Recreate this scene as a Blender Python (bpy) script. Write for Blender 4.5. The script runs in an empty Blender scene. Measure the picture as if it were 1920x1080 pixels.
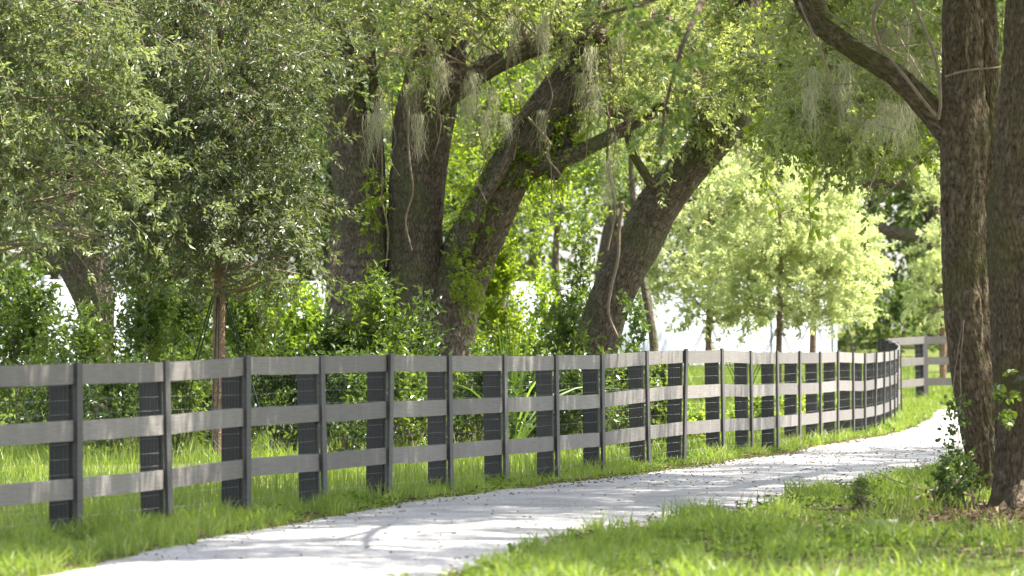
import bpy, math, random
import numpy as np
from mathutils import Vector

random.seed(7)
RNG = np.random.default_rng(11)
SC = bpy.context.scene
COL = SC.collection

# ------------------------------------------------------------------ camera
F = 10667.0            # focal length in pixels of the 1920 px photograph (200 mm lens)
CAMH = 1.35
HOR = 640.0            # row of the horizon in the photograph
cam = bpy.data.cameras.new('camera')
cam.lens = 200.0; cam.sensor_width = 36.0
cam.clip_start = 0.5; cam.clip_end = 2000
cam.dof.use_dof = True
cam.dof.focus_distance = 58.0
cam.dof.aperture_fstop = 4.8
cam_o = bpy.data.objects.new('camera', cam); COL.objects.link(cam_o)
cam_o.location = (0, 0, CAMH)
cam_o.rotation_euler = (math.radians(90) + math.atan((HOR - 540.0) / F), 0, 0)
SC.camera = cam_o

# ------------------------------------------------------------------ sky and sun
SUN_AZ, SUN_EL = 84.0, 58.0          # degrees clockwise from +Y (the view direction), and above the horizon
w = bpy.data.worlds.new('World'); SC.world = w; w.use_nodes = True
nt = w.node_tree
sky = nt.nodes.new('ShaderNodeTexSky'); sky.sky_type = 'NISHITA'; sky.sun_disc = False
sky.sun_elevation = math.radians(SUN_EL); sky.sun_rotation = math.radians(SUN_AZ)
sky.air_density = 1.0; sky.dust_density = 2.0; sky.ozone_density = 1.0
bg = nt.nodes['Background']; bg.inputs['Strength'].default_value = 0.125
hs = nt.nodes.new('ShaderNodeHueSaturation'); hs.inputs['Saturation'].default_value = .55      # hazy summer sky
nt.links.new(sky.outputs['Color'], hs.inputs['Color']); nt.links.new(hs.outputs['Color'], bg.inputs['Color'])
sd = Vector((math.sin(math.radians(SUN_AZ)) * math.cos(math.radians(SUN_EL)),
             math.cos(math.radians(SUN_AZ)) * math.cos(math.radians(SUN_EL)),
             math.sin(math.radians(SUN_EL))))
sl = bpy.data.lights.new('sun', 'SUN'); sl.energy = 5.0; sl.angle = math.radians(0.55); sl.color = (1.0, 0.95, 0.86)
so = bpy.data.objects.new('sun', sl); COL.objects.link(so)
so.rotation_euler = (-sd).to_track_quat('-Z', 'Y').to_euler()
so.location = (20, 30, 40)

SC.view_settings.view_transform = 'Standard'
SC.view_settings.look = 'None'
SC.view_settings.gamma = 1.0
SC.view_settings.use_curve_mapping = False
SC.view_settings.exposure = 2.14
SC.render.engine = 'CYCLES'
SC.cycles.use_denoising = True
SC.cycles.max_bounces = 8
SC.cycles.diffuse_bounces = 4
SC.cycles.transmission_bounces = 4
SC.cycles.sample_clamp_indirect = 6

# ------------------------------------------------------------------ helpers
def smooth(a, b, x):
    t = np.clip((np.asarray(x, float) - a) / (b - a), 0, 1)
    return t * t * (3 - 2 * t)

def vnoise(p, seed=0):
    """value noise in 0..1 at the points p (N,3)"""
    p = np.asarray(p, float)
    i = np.floor(p).astype(np.int64); f = p - i
    f = f * f * (3 - 2 * f)
    def h(ix, iy, iz):
        n = (ix * 374761393 + iy * 668265263 + iz * 1440662683 + seed * 974711) & 0x7fffffff
        n = ((n ^ (n >> 13)) * 1274126177) & 0x7fffffff
        n = n ^ (n >> 16)
        return (n & 0xffff) / 65535.0
    r = 0
    for dx in (0, 1):
        wx = f[:, 0] if dx else 1 - f[:, 0]
        for dy in (0, 1):
            wy = f[:, 1] if dy else 1 - f[:, 1]
            for dz in (0, 1):
                wz = f[:, 2] if dz else 1 - f[:, 2]
                r = r + wx * wy * wz * h(i[:, 0] + dx, i[:, 1] + dy, i[:, 2] + dz)
    return r

def fbm(p, seed=0, octv=3):
    a, s, r = 0.5, 1.0, 0
    for k in range(octv):
        r = r + a * vnoise(np.asarray(p) * s, seed + k); a *= .5; s *= 2
    return r / (1 - .5 ** octv)

def P(px, py, Y):
    """a photograph pixel at depth Y metres"""
    return np.array([(px - 960.0) * Y / F, Y, CAMH - (py - HOR) * Y / F])

class MB:
    """collects triangles and quads into one mesh"""
    def __init__(s):
        s.v = []; s.f3 = []; s.f4 = []; s.t = []; s.uv3 = []; s.uv4 = []; s.n = 0
    def add(s, v, f3=None, f4=None, tint=None, uv=None):
        v = np.asarray(v, float).reshape(-1, 3)
        if f3 is not None and len(f3):
            f3 = np.asarray(f3, np.int64); s.f3.append(f3 + s.n)
            s.uv3.append(uv[f3] if uv is not None else np.zeros(f3.shape + (2,)))
        if f4 is not None and len(f4):
            f4 = np.asarray(f4, np.int64); s.f4.append(f4 + s.n)
            s.uv4.append(uv[f4] if uv is not None else np.zeros(f4.shape + (2,)))
        s.v.append(v); s.n += len(v)
        s.t.append(np.full(len(v), .5) if tint is None else np.broadcast_to(tint, (len(v),)).astype(float))
    def mesh(s, name, mat, smooth_shade=False):
        me = bpy.data.meshes.new(name)
        v = np.concatenate(s.v) if s.v else np.zeros((0, 3))
        f3 = np.concatenate(s.f3) if s.f3 else np.zeros((0, 3), np.int64)
        f4 = np.concatenate(s.f4) if s.f4 else np.zeros((0, 4), np.int64)
        u3 = np.concatenate(s.uv3).reshape(-1, 2) if s.f3 else np.zeros((0, 2))
        u4 = np.concatenate(s.uv4).reshape(-1, 2) if s.f4 else np.zeros((0, 2))
        me.vertices.add(len(v)); me.vertices.foreach_set('co', v.astype(np.float32).ravel())
        loops = np.concatenate([f3.ravel(), f4.ravel()]).astype(np.int32)
        me.loops.add(len(loops)); me.loops.foreach_set('vertex_index', loops)
        n3, n4 = len(f3), len(f4)
        st = np.concatenate([np.arange(n3) * 3, n3 * 3 + np.arange(n4) * 4]).astype(np.int32)
        me.polygons.add(n3 + n4); me.polygons.foreach_set('loop_start', st)
        try:
            me.polygons.foreach_set('loop_total', np.concatenate([np.full(n3, 3), np.full(n4, 4)]).astype(np.int32))
        except Exception:
            pass
        uvl = me.uv_layers.new(name='UVMap')
        uvl.data.foreach_set('uv', np.concatenate([u3, u4]).astype(np.float32).ravel())
        a = me.attributes.new('tint', 'FLOAT', 'POINT')
        a.data.foreach_set('value', np.concatenate(s.t).astype(np.float32))
        me.polygons.foreach_set('use_smooth', np.full(n3 + n4, smooth_shade))
        me.update(calc_edges=True); me.validate()
        if mat: me.materials.append(mat)
        return me
    def build(s, name, mat, parent=None, smooth_shade=False):
        o = bpy.data.objects.new(name, s.mesh(name, mat, smooth_shade)); COL.objects.link(o)
        if name in ('branchlets', 'stems'): o['kind'] = 'stuff'      # far too many and too fine to pick apart
        if parent is not None:
            o.parent = parent
            o.matrix_parent_inverse = inv_of(parent)
        return o

def inv_of(parent):
    from mathutils import Matrix
    return Matrix.Translation(-Vector(parent.location))

def tag(o, label=None, cat=None, group=None, kind=None):
    if label: o['label'] = label
    if cat: o['category'] = cat
    if group: o['group'] = group
    if kind: o['kind'] = kind
    return o

def thing(name, loc, label, cat, group=None):
    o = bpy.data.objects.new(name, None); COL.objects.link(o)
    o.location = tuple(loc); o.empty_display_size = .3
    return tag(o, label, cat, group)

def box(mb, c, ax, ay, az, uv=False, tint=None):
    """box with centre c and half-axis vectors"""
    c, ax, ay, az = map(lambda q: np.asarray(q, float), (c, ax, ay, az))
    v = [c + sx * ax + sy * ay + sz * az for sz in (-1, 1) for sy in (-1, 1) for sx in (-1, 1)]
    f = [(0, 2, 3, 1), (4, 5, 7, 6), (0, 1, 5, 4), (2, 6, 7, 3), (0, 4, 6, 2), (1, 3, 7, 5)]
    L = np.linalg.norm(ax) * 2; H = np.linalg.norm(az) * 2; D = np.linalg.norm(ay) * 2
    u = np.array([[(sx + 1) / 2 * L + (sy + 1) * .5 * D, (sz + 1) / 2 * H] for sz in (-1, 1) for sy in (-1, 1) for sx in (-1, 1)])
    off = RNG.random(2) * 50
    mb.add(v, f4=f, uv=u + off, tint=tint)

def catmull(pts, per):
    pts = np.asarray(pts, float)
    q = np.vstack([2 * pts[0] - pts[1], pts, 2 * pts[-1] - pts[-2]])
    out = []
    for k in range(len(pts) - 1):
        a, b, c, d = q[k:k + 4]
        t = np.linspace(0, 1, per, endpoint=False)[:, None]
        out.append(.5 * ((2 * b) + (c - a) * t + (2 * a - 5 * b + 4 * c - d) * t ** 2 + (3 * b - a - 3 * c + d) * t ** 3))
    out.append(pts[-1:])
    return np.vstack(out)

def tube(mb, pr, seg=8, step=.1, bark=0.0, seed=0, cap=True, tint=None, lump=0.0):
    """pr: rows x,y,z,radius.  A tapered tube, its surface broken up by bark ridges."""
    pr = np.asarray(pr, float)
    L = np.linalg.norm(np.diff(pr[:, :3], axis=0), axis=1).sum()
    per = max(1, int(math.ceil(L / step / max(1, len(pr) - 1))))
    q = catmull(pr, per); c = q[:, :3]; r = np.maximum(q[:, 3], .0008)
    T = np.gradient(c, axis=0); T /= np.linalg.norm(T, axis=1)[:, None] + 1e-12
    N = np.zeros_like(T)
    up = np.array([0, 1., 0]) if abs(T[0, 1]) < .8 else np.array([1., 0, 0])
    n = np.cross(T[0], up); n /= np.linalg.norm(n)
    for k in range(len(T)):
        n = n - T[k] * n.dot(T[k]); n /= np.linalg.norm(n); N[k] = n
    B = np.cross(T, N)
    th = np.linspace(0, 2 * math.pi, seg, endpoint=False)
    s = np.concatenate([[0], np.cumsum(np.linalg.norm(np.diff(c, axis=0), axis=1))])
    ct, st_ = np.cos(th)[None, :, None], np.sin(th)[None, :, None]
    R = np.repeat(r[:, None], seg, 1)
    if bark > 0 or lump > 0:
        rad = r.mean()
        S = np.repeat(s[:, None], seg, 1)
        cx, sy = np.repeat(np.cos(th)[None], len(r), 0), np.repeat(np.sin(th)[None], len(r), 0)
        k = rad / .05
        p1 = np.stack([cx * k, sy * k, S / .24], -1).reshape(-1, 3)
        rid = 1 - np.abs(2 * fbm(p1, seed, 2) - 1)
        p2 = np.stack([cx * 1.3, sy * 1.3, S / .55], -1).reshape(-1, 3)
        low = fbm(p2, seed + 9, 2) - .5
        R = R + (bark * (rid.reshape(R.shape) - .7) * 1.6) + lump * low.reshape(R.shape) * 2 * R
    v = c[:, None, :] + R[:, :, None] * (ct * N[:, None, :] + st_ * B[:, None, :])
    m = len(c)
    i = np.arange(m - 1)[:, None] * seg; j = np.arange(seg)[None]; j2 = (j + 1) % seg
    f = np.stack([i + j, i + j2, i + seg + j2, i + seg + j], -1).reshape(-1, 4)
    uv = np.stack([np.repeat((np.abs(th / math.pi - 1) * math.pi * r.mean())[None], m, 0), np.repeat(s[:, None], seg, 1)], -1).reshape(-1, 2)
    uv = uv + np.array([seed * 3.7 % 17, seed * 1.3 % 13])
    mb.add(v, f4=f, uv=uv, tint=tint)
    if cap:
        for e, k in ((0, 0), (m - 1, 1)):
            ring = e * seg + np.arange(seg)
            vv = v[e]
            cc = np.vstack([vv, c[e]])
            t3 = np.stack([np.arange(seg), (np.arange(seg) + 1) % seg, np.full(seg, seg)], -1)
            mb.add(cc, f3=t3, tint=tint)

def px_tube(rows, Y):
    """rows: px, py, width_px [, depth offset]; returns x,y,z,r rows"""
    o = []
    for q in rows:
        y = Y + (q[3] if len(q) > 3 else 0)
        p = P(q[0], q[1], y); o.append([p[0], p[1], p[2], q[2] / 2 * y / F])
    return o

def unit(v):
    return v / (np.linalg.norm(v, axis=-1, keepdims=True) + 1e-9)

def add_leaves(mb, base, d, nrm, ln, wd, tint, fold=.25, full=False):
    """one folded blade per row"""
    n = len(base)
    side = unit(np.cross(d, nrm)); nn = np.cross(side, d)
    ln = np.broadcast_to(ln, (n,))[:, None]; wd = np.broadcast_to(wd, (n,))[:, None]
    tip = base + d * ln - nn * ln * .12
    if not full:
        mid = base + d * ln * .48 + nn * wd * fold
        v = np.stack([base, mid + side * wd * .5, tip, mid - side * wd * .5], 1).reshape(-1, 3)
        k = np.arange(n)[:, None] * 4
        f = np.concatenate([k + np.array([[0, 1, 2]]), k + np.array([[0, 2, 3]])])
        mb.add(v, f3=f, tint=np.repeat(tint, 4))
    else:
        a = base + d * ln * .28; b = base + d * ln * .66
        v = np.stack([base, a + side * wd * .48 + nn * wd * fold, b + side * wd * .42 + nn * wd * fold * .8, tip,
                      b - side * wd * .42 + nn * wd * fold * .8, a - side * wd * .48 + nn * wd * fold], 1).reshape(-1, 3)
        k = np.arange(n)[:, None] * 6
        f = np.concatenate([k + np.array([[0, 1, 2, 3]]), k + np.array([[0, 3, 4, 5]])])
        mb.add(v, f4=f, tint=np.repeat(tint, 6))

def rand_dir(n):
    return unit(RNG.normal(size=(n, 3)))

def ell_points(c, r, n, shell=.5, clump=0.0, cs=.5, seed=0):
    out = []
    tot = 0
    while tot < n:
        d = rand_dir(n * 2); u = RNG.random(n * 2) ** shell
        p = np.asarray(c) + d * u[:, None] * np.asarray(r)
        if clump > 0:
            keep = vnoise(p / cs, seed) + .35 * (vnoise(p / (cs * .35), seed + 5) - .5) > clump
            p = p[keep]
        out.append(p); tot += len(p)
        if len(out) > 12: break
    return np.concatenate(out)[:n]

def sprigs(mb, pos, centre, per, slen, leaf, lw, up=.35, droop=0., var=.35, full=False, twig=None, flat=.5):
    """leaf sprays: short twigs at pos, pointing away from centre, each with `per` leaves"""
    n = len(pos)
    out = unit(pos - centre)
    d = unit(out * .8 + rand_dir(n) * .9 + np.array([0, 0, up - droop]))
    L = slen * (0.6 + .8 * RNG.random(n))
    ct = np.clip(.45 + (vnoise(pos / .35, 77) - .5) * 1.0 + (RNG.random(n) - .5) * .6, 0, 1)
    t = np.tile((np.arange(per) + .5) / per, n)
    D = np.repeat(d, per, 0); base = np.repeat(pos, per, 0) + D * (t * np.repeat(L, per))[:, None]
    base += RNG.normal(size=base.shape) * slen * .06
    m = len(base)
    ld = unit(D * .8 + rand_dir(m) * .8 + np.array([0, 0, -.1 - droop * .4]))
    nr = unit(rand_dir(m) * (1 - flat) * 1.6 + np.array([0, 0, 1.]) * flat * 2)
    ln = leaf * (0.5 + .5 * RNG.random(m) + .4 * RNG.random(m) ** 3)
    tint = np.clip(np.repeat(ct, per) + (RNG.random(m) - .5) * var, 0, 1)
    add_leaves(mb, base, ld, nr, ln, ln * lw, tint, full=full)
    if twig is not None:
        a = pos - d * L[:, None] * .5; b = pos + d * L[:, None] * .9
        s = unit(np.cross(d, rand_dir(n))) * .0035
        s2 = np.cross(unit(d), s)
        v = np.stack([a + s, a - s * .5 + s2, a - s * .5 - s2, b], 1).reshape(-1, 3)
        k = np.arange(n)[:, None] * 4
        f = np.concatenate([k + np.array([[0, 1, 3]]), k + np.array([[1, 2, 3]]), k + np.array([[2, 0, 3]])])
        twig.add(v, f3=f)

def sprays(mb, pos, centre, L, leaf, lw, nsub=9, per=8, droop=.35, up=.3, twig=None, flat=.45, var=.3, full=False):
    """leafy branch ends: a curved drooping twig with side shoots, the leaves bunched along the shoots"""
    n = len(pos)
    d0 = unit(unit(pos - centre) * .9 + rand_dir(n) * .75 + np.array([0, 0, up]))
    Ls = L * (.5 + .9 * RNG.random(n)); dr = droop * (.4 + 1.2 * RNG.random(n)); sd_ = rand_dir(n) * .18
    def at(t):      # t (n,k)
        return pos[:, None, :] + d0[:, None, :] * (Ls[:, None] * t)[:, :, None] + sd_[:, None, :] * (Ls[:, None] * t ** 2)[:, :, None] - np.array([0, 0, 1.]) * (dr[:, None] * Ls[:, None] * t ** 2)[:, :, None]
    t = (np.arange(nsub)[None] + .3 + .6 * RNG.random((n, nsub))) / nsub
    q = at(t); tan = unit(at(np.clip(t + .05, 0, 1.1)) - at(t - .05))
    sdv = unit(tan * .75 + unit(RNG.normal(size=(n, nsub, 3)) * np.array([1, 1, .6])) * .8)
    sl = (Ls[:, None] * .38 * (1.15 - .6 * t))
    u = (np.arange(per) + .5) / per
    u = u ** .7
    base = q[:, :, None, :] + sdv[:, :, None, :] * (sl[:, :, None] * u[None, None])[..., None]
    D = np.repeat(sdv[:, :, None, :], per, 2).reshape(-1, 3); base = base.reshape(-1, 3)
    m = len(base); base = base + RNG.normal(size=base.shape) * L * .02
    ld = unit(D * .85 + rand_dir(m) * .75 + np.array([0, 0, -.08]))
    nr = unit(rand_dir(m) * (1 - flat) * 1.6 + np.array([0, 0, 1.]) * flat * 2)
    ct = np.clip(.45 + (vnoise(pos / .5, 77) - .5) * .7 + (RNG.random(n) - .5) * .7, 0, 1)
    tint = np.clip(np.repeat(ct, nsub * per) + (RNG.random(m) - .5) * var, 0, 1)
    ln = leaf * (.5 + .5 * RNG.random(m) + .45 * RNG.random(m) ** 3)
    add_leaves(mb, base, ld, nr, ln, ln * lw, tint, full=full)
    if twig is not None:
        tt_ = np.linspace(-.35, 1, 6)[None].repeat(n, 0); c = at(tt_)
        r = .0055 * (1.15 - np.linspace(0, 1, 6))[None, :, None]
        a = unit(np.cross(d0, rand_dir(n)))[:, None, :]; b_ = np.cross(d0[:, None, :], a)
        V = np.stack([c + a * r, c - a * r * .5 + b_ * r * .87, c - a * r * .5 - b_ * r * .87], 2).reshape(-1, 3)
        i0 = (np.arange(n)[:, None, None] * 18 + np.arange(5)[None, :, None] * 3); j = np.arange(3)[None, None]; j2 = (j + 1) % 3
        f = np.stack([i0 + j, i0 + j2, i0 + 3 + j2, i0 + 3 + j], -1).reshape(-1, 4)
        twig.add(V, f4=f)

def strands(parent, tops, count, length, spread, wid=.006, seed=0):
    """hanging beard: wavy ribbons under each top point"""
    for tp in tops:
        mb = MB()
        L0 = length * (.5 + .8 * RNG.random())
        for k in range(count):
            s = np.asarray(tp) + RNG.normal(size=3) * np.array([spread, spread, spread * .4])
            L = L0 * (.35 + .65 * RNG.random()); m = 7
            z = np.linspace(0, 1, m)
            wob = np.cumsum(RNG.normal(size=(m, 2)) * .024, 0)
            taper = (1 - z * .75)
            c = np.stack([s[0] + wob[:, 0] + (tp[0] - s[0]) * z * .75, s[1] + wob[:, 1] + (tp[1] - s[1]) * z * .75, s[2] - L * z], -1)
            a = RNG.random() * 3.14
            o = np.array([math.cos(a), math.sin(a), 0]) * wid
            v = np.concatenate([c - o * taper[:, None] * .5, c + o * taper[:, None] * .5])
            i = np.arange(m - 1)
            mb.add(v, f4=np.stack([i, i + 1, i + 1 + m, i + m], -1), tint=RNG.random())
        mb.build('spanish_moss', M['moss'], parent)

# ------------------------------------------------------------------ materials
def newmat(name):
    m = bpy.data.materials.new(name); m.use_nodes = True
    t = m.node_tree; b = t.nodes['Principled BSDF']
    return m, t, b

def nd(t, kind, **kw):
    n = t.nodes.new(kind)
    for k, v in kw.items(): setattr(n, k, v)
    return n

def ramp(t, fac, stops):
    r = nd(t, 'ShaderNodeValToRGB')
    e = r.color_ramp.elements
    while len(e) < len(stops): e.new(.5)
    for q, (p, c) in zip(e, stops): q.position = p; q.color = (*c, 1)
    t.links.new(fac, r.inputs[0]); return r.outputs[0]

def leafmat(name, dark, mid, light, trans, tw=.42, rough=.42, spec=.5):
    m, t, b = newmat(name)
    a = nd(t, 'ShaderNodeAttribute', attribute_name='tint')
    c = ramp(t, a.outputs['Fac'], [(0, dark), (.5, mid), (1, light)])
    t.links.new(c, b.inputs['Base Color']); b.inputs['Roughness'].default_value = rough
    b.inputs['Specular IOR Level'].default_value = spec
    tr = nd(t, 'ShaderNodeBsdfTranslucent')
    mx = nd(t, 'ShaderNodeMix', data_type='RGBA', blend_type='MULTIPLY'); mx.inputs[0].default_value = .55
    sc = ramp(t, a.outputs['Fac'], [(0, tuple(q * .6 for q in trans)), (1, trans)])
    t.links.new(sc, tr.inputs['Color'])
    ms = nd(t, 'ShaderNodeMixShader'); ms.inputs[0].default_value = tw
    t.links.new(b.outputs[0], ms.inputs[1]); t.links.new(tr.outputs[0], ms.inputs[2])
    t.links.new(ms.outputs[0], t.nodes['Material Output'].inputs['Surface'])
    t.nodes.remove(mx)
    return m

def barkmat(name, c0, c1, moss=(.10, .12, .04), mossw=.3, su=30., sv=10.):
    m, t, b = newmat(name)
    uv = nd(t, 'ShaderNodeUVMap')
    mp = nd(t, 'ShaderNodeMapping'); mp.inputs['Scale'].default_value = (su, sv, 1)
    t.links.new(uv.outputs[0], mp.inputs[0])
    dn = nd(t, 'ShaderNodeTexNoise'); dn.inputs['Scale'].default_value = .5; dn.inputs['Detail'].default_value = 5
    t.links.new(mp.outputs[0], dn.inputs['Vector'])
    ad = nd(t, 'ShaderNodeMix', data_type='RGBA', blend_type='LINEAR_LIGHT'); ad.inputs[0].default_value = .35
    t.links.new(mp.outputs[0], ad.inputs[6]); t.links.new(dn.outputs['Color'], ad.inputs[7])
    vo = nd(t, 'ShaderNodeTexNoise', noise_type='RIDGED_MULTIFRACTAL'); vo.inputs['Scale'].default_value = .8; vo.inputs['Detail'].default_value = 4
    vo.inputs['Offset'].default_value = 1.0; vo.inputs['Gain'].default_value = 1.6
    t.links.new(ad.outputs[2], vo.inputs['Vector'])
    n2 = nd(t, 'ShaderNodeTexNoise'); n2.inputs['Scale'].default_value = 2.2; n2.inputs['Detail'].default_value = 6
    t.links.new(mp.outputs[0], n2.inputs['Vector'])
    mul = nd(t, 'ShaderNodeMath', operation='MULTIPLY'); 
    t.links.new(vo.outputs['Fac'], mul.inputs[0]); mul.inputs[1].default_value = -.28
    sm = nd(t, 'ShaderNodeMath', operation='ADD'); t.links.new(mul.outputs[0], sm.inputs[0])
    n2m = nd(t, 'ShaderNodeMath', operation='MULTIPLY'); t.links.new(n2.outputs['Fac'], n2m.inputs[0]); n2m.inputs[1].default_value = 1.0
    t.links.new(n2m.outputs[0], sm.inputs[1])
    sh = nd(t, 'ShaderNodeMath', operation='ADD'); t.links.new(sm.outputs[0], sh.inputs[0]); sh.inputs[1].default_value = .45; sm = sh
    c = ramp(t, sm.outputs[0], [(.3, c0), (.75, c1), (1, tuple(min(1, q * 1.5) for q in c1))])
    tc = nd(t, 'ShaderNodeTexCoord')
    n3 = nd(t, 'ShaderNodeTexNoise'); n3.inputs['Scale'].default_value = 1.7; n3.inputs['Detail'].default_value = 5
    t.links.new(tc.outputs['Object'], n3.inputs['Vector'])
    f = ramp(t, n3.outputs['Fac'], [(.48, (0, 0, 0)), (.72, (mossw * 2.6,) * 3)])
    mx = nd(t, 'ShaderNodeMix', data_type='RGBA'); t.links.new(f, mx.inputs[0]); t.links.new(c, mx.inputs[6])
    mx.inputs[7].default_value = (*moss, 1)
    lv = nd(t, 'ShaderNodeTexNoise'); lv.inputs['Scale'].default_value = 9; lv.inputs['Detail'].default_value = 6; lv.inputs['Roughness'].default_value = .7
    t.links.new(tc.outputs['Object'], lv.inputs['Vector'])
    lf = ramp(t, lv.outputs['Fac'], [(.60, (0, 0, 0)), (.68, (.55, .55, .55))])
    ml = nd(t, 'ShaderNodeMix', data_type='RGBA'); t.links.new(lf, ml.inputs[0]); t.links.new(mx.outputs[2], ml.inputs[6]); ml.inputs[7].default_value = (.22, .225, .19, 1); mx = ml
    t.links.new(mx.outputs[2], b.inputs['Base Color'])
    b.inputs['Roughness'].default_value = .95; b.inputs['Specular IOR Level'].default_value = .15
    bp = nd(t, 'ShaderNodeBump'); bp.inputs['Strength'].default_value = 1.0; bp.inputs['Distance'].default_value = .05
    t.links.new(sm.outputs[0], bp.inputs['Height']); t.links.new(bp.outputs[0], b.inputs['Normal'])
    return m

def woodmat(name, c0, c1, c2):
    m, t, b = newmat(name)
    uv = nd(t, 'ShaderNodeUVMap')
    mp = nd(t, 'ShaderNodeMapping'); mp.inputs['Scale'].default_value = (6, .35, 1)
    t.links.new(uv.outputs[0], mp.inputs[0])
    n = nd(t, 'ShaderNodeTexNoise'); n.inputs['Scale'].default_value = 1.0; n.inputs['Detail'].default_value = 4; n.inputs['Roughness'].default_value = .65
    t.links.new(mp.outputs[0], n.inputs['Vector'])
    c = ramp(t, n.outputs['Fac'], [(.3, c0), (.62, c1), (.78, c2)])
    m2 = nd(t, 'ShaderNodeMapping'); m2.inputs['Scale'].default_value = (3, 90, 1)
    t.links.new(uv.outputs[0], m2.inputs[0])
    g = nd(t, 'ShaderNodeTexNoise'); g.inputs['Scale'].default_value = 1; g.inputs['Detail'].default_value = 3
    t.links.new(m2.outputs[0], g.inputs['Vector'])
    gc = ramp(t, g.outputs['Fac'], [(.3, (.72, .72, .72)), (.7, (1.1, 1.1, 1.1))])
    mx = nd(t, 'ShaderNodeMix', data_type='RGBA', blend_type='MULTIPLY'); mx.inputs[0].default_value = 1
    t.links.new(c, mx.inputs[6]); t.links.new(gc, mx.inputs[7])
    sp = nd(t, 'ShaderNodeTexVoronoi'); sp.inputs['Scale'].default_value = 5.0
    t.links.new(uv.outputs[0], sp.inputs['Vector'])
    k = ramp(t, sp.outputs['Distance'], [(.03, (.35, .33, .32)), (.075, (1, 1, 1))])
    m3 = nd(t, 'ShaderNodeMix', data_type='RGBA', blend_type='MULTIPLY'); m3.inputs[0].default_value = 1
    t.links.new(mx.outputs[2], m3.inputs[6]); t.links.new(k, m3.inputs[7])
    at = nd(t, 'ShaderNodeAttribute', attribute_name='tint')
    tv = ramp(t, at.outputs['Fac'], [(0, (.70, .69, .68)), (1, (1.22, 1.21, 1.19))])
    m4 = nd(t, 'ShaderNodeMix', data_type='RGBA', blend_type='MULTIPLY'); m4.inputs[0].default_value = 1
    t.links.new(m3.outputs[2], m4.inputs[6]); t.links.new(tv, m4.inputs[7])
    t.links.new(m4.outputs[2], b.inputs['Base Color'])
    b.inputs['Roughness'].default_value = .62; b.inputs['Specular IOR Level'].default_value = .35
    bp = nd(t, 'ShaderNodeBump'); bp.inputs['Strength'].default_value = .35; bp.inputs['Distance'].default_value = .004
    t.links.new(g.outputs['Fac'], bp.inputs['Height']); t.links.new(bp.outputs[0], b.inputs['Normal'])
    return m

def plain(name, c, rough=.7, spec=.3, metal=0.):
    m, t, b = newmat(name)
    b.inputs['Base Color'].default_value = (*c, 1); b.inputs['Roughness'].default_value = rough
    b.inputs['Specular IOR Level'].default_value = spec; b.inputs['Metallic'].default_value = metal
    tc = nd(t, 'ShaderNodeTexCoord'); n = nd(t, 'ShaderNodeTexNoise'); n.inputs['Scale'].default_value = 14; n.inputs['Detail'].default_value = 5
    t.links.new(tc.outputs['Object'], n.inputs['Vector'])
    o = ramp(t, n.outputs['Fac'], [(.3, tuple(q * .75 for q in c)), (.7, tuple(min(1, q * 1.15) for q in c))])
    t.links.new(o, b.inputs['Base Color'])
    return m

M = {}
M['oak_leaf'] = leafmat('oak_leaf', (.026, .037, .018), (.06, .078, .038), (.17, .19, .105), (.22, .27, .05), .32, .42, .5)
M['oak_leaf_b'] = leafmat('oak_leaf_b', (.042, .06, .026), (.11, .138, .062), (.29, .32, .19), (.38, .45, .11), .36, .40, .6)
M['canopy_leaf'] = leafmat('canopy_leaf', (.045, .06, .026), (.11, .135, .058), (.30, .32, .17), (.48, .55, .11), .47, .40, .55)
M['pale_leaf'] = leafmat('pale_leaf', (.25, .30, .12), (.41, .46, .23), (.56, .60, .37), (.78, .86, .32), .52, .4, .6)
M['sunlit_lime_leaf'] = leafmat('sunlit_lime_leaf', (.09, .15, .015), (.15, .24, .025), (.22, .33, .04), (.44, .58, .04), .52, .35, .5)  # leaf colour lightened to stand for sun falling through a gap
M['shrub_leaf'] = leafmat('shrub_leaf', (.026, .048, .010), (.055, .092, .016), (.11, .155, .035), (.24, .34, .03), .42, .35, .6)
M['dark_leaf'] = leafmat('dark_leaf', (.022, .042, .010), (.042, .075, .016), (.075, .115, .03), (.14, .22, .02), .35, .32, .6)
M['far_leaf'] = leafmat('far_leaf', (.03, .05, .015), (.06, .095, .025), (.11, .16, .045), (.2, .29, .04), .42, .5, .4)
M['vine_leaf'] = leafmat('vine_leaf', (.08, .12, .012), (.14, .19, .018), (.21, .26, .03), (.40, .52, .03), .52, .35, .5)
M['grass'] = leafmat('grass', (.045, .09, .014), (.115, .185, .026), (.33, .32, .13), (.38, .50, .05), .48, .42, .5)
M['frond'] = leafmat('frond', (.05, .10, .018), (.09, .165, .028), (.14, .22, .045), (.24, .38, .04), .42, .4, .4)
M['bark'] = barkmat('bark', (.03, .024, .018), (.15, .118, .09))
M['bark_r'] = barkmat('bark_r', (.032, .024, .015), (.135, .102, .066), (.085, .085, .025), .3)
M['bark_young'] = barkmat('bark_young', (.17, .10, .065), (.38, .24, .165), (.2, .15, .1), .1, 50, 16)
M['twig'] = plain('twig', (.19, .15, .11), .9)
M['vine'] = plain('vine', (.16, .12, .085), .9)
M['moss'] = leafmat('moss', (.27, .26, .165), (.38, .37, .245), (.48, .46, .33), (.5, .48, .3), .45, .8, .1)
M['rail'] = woodmat('rail', (.115, .105, .095), (.145, .134, .123), (.21, .197, .184))
M['post'] = woodmat('post', (.030, .028, .026), (.042, .039, .036), (.075, .07, .065))
M['batten'] = woodmat('batten', (.038, .036, .034), (.062, .059, .056), (.115, .109, .102))
M['wire'] = leafmat('wire', (.03, .03, .03), (.15, .15, .15), (.24, .24, .235), (.02, .02, .02), .0, .5, .4)
M['vinyl'] = plain('vinyl', (.44, .46, .50), .45, .4)
M['strap'] = plain('strap', (.02, .035, .025), .7)
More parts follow.
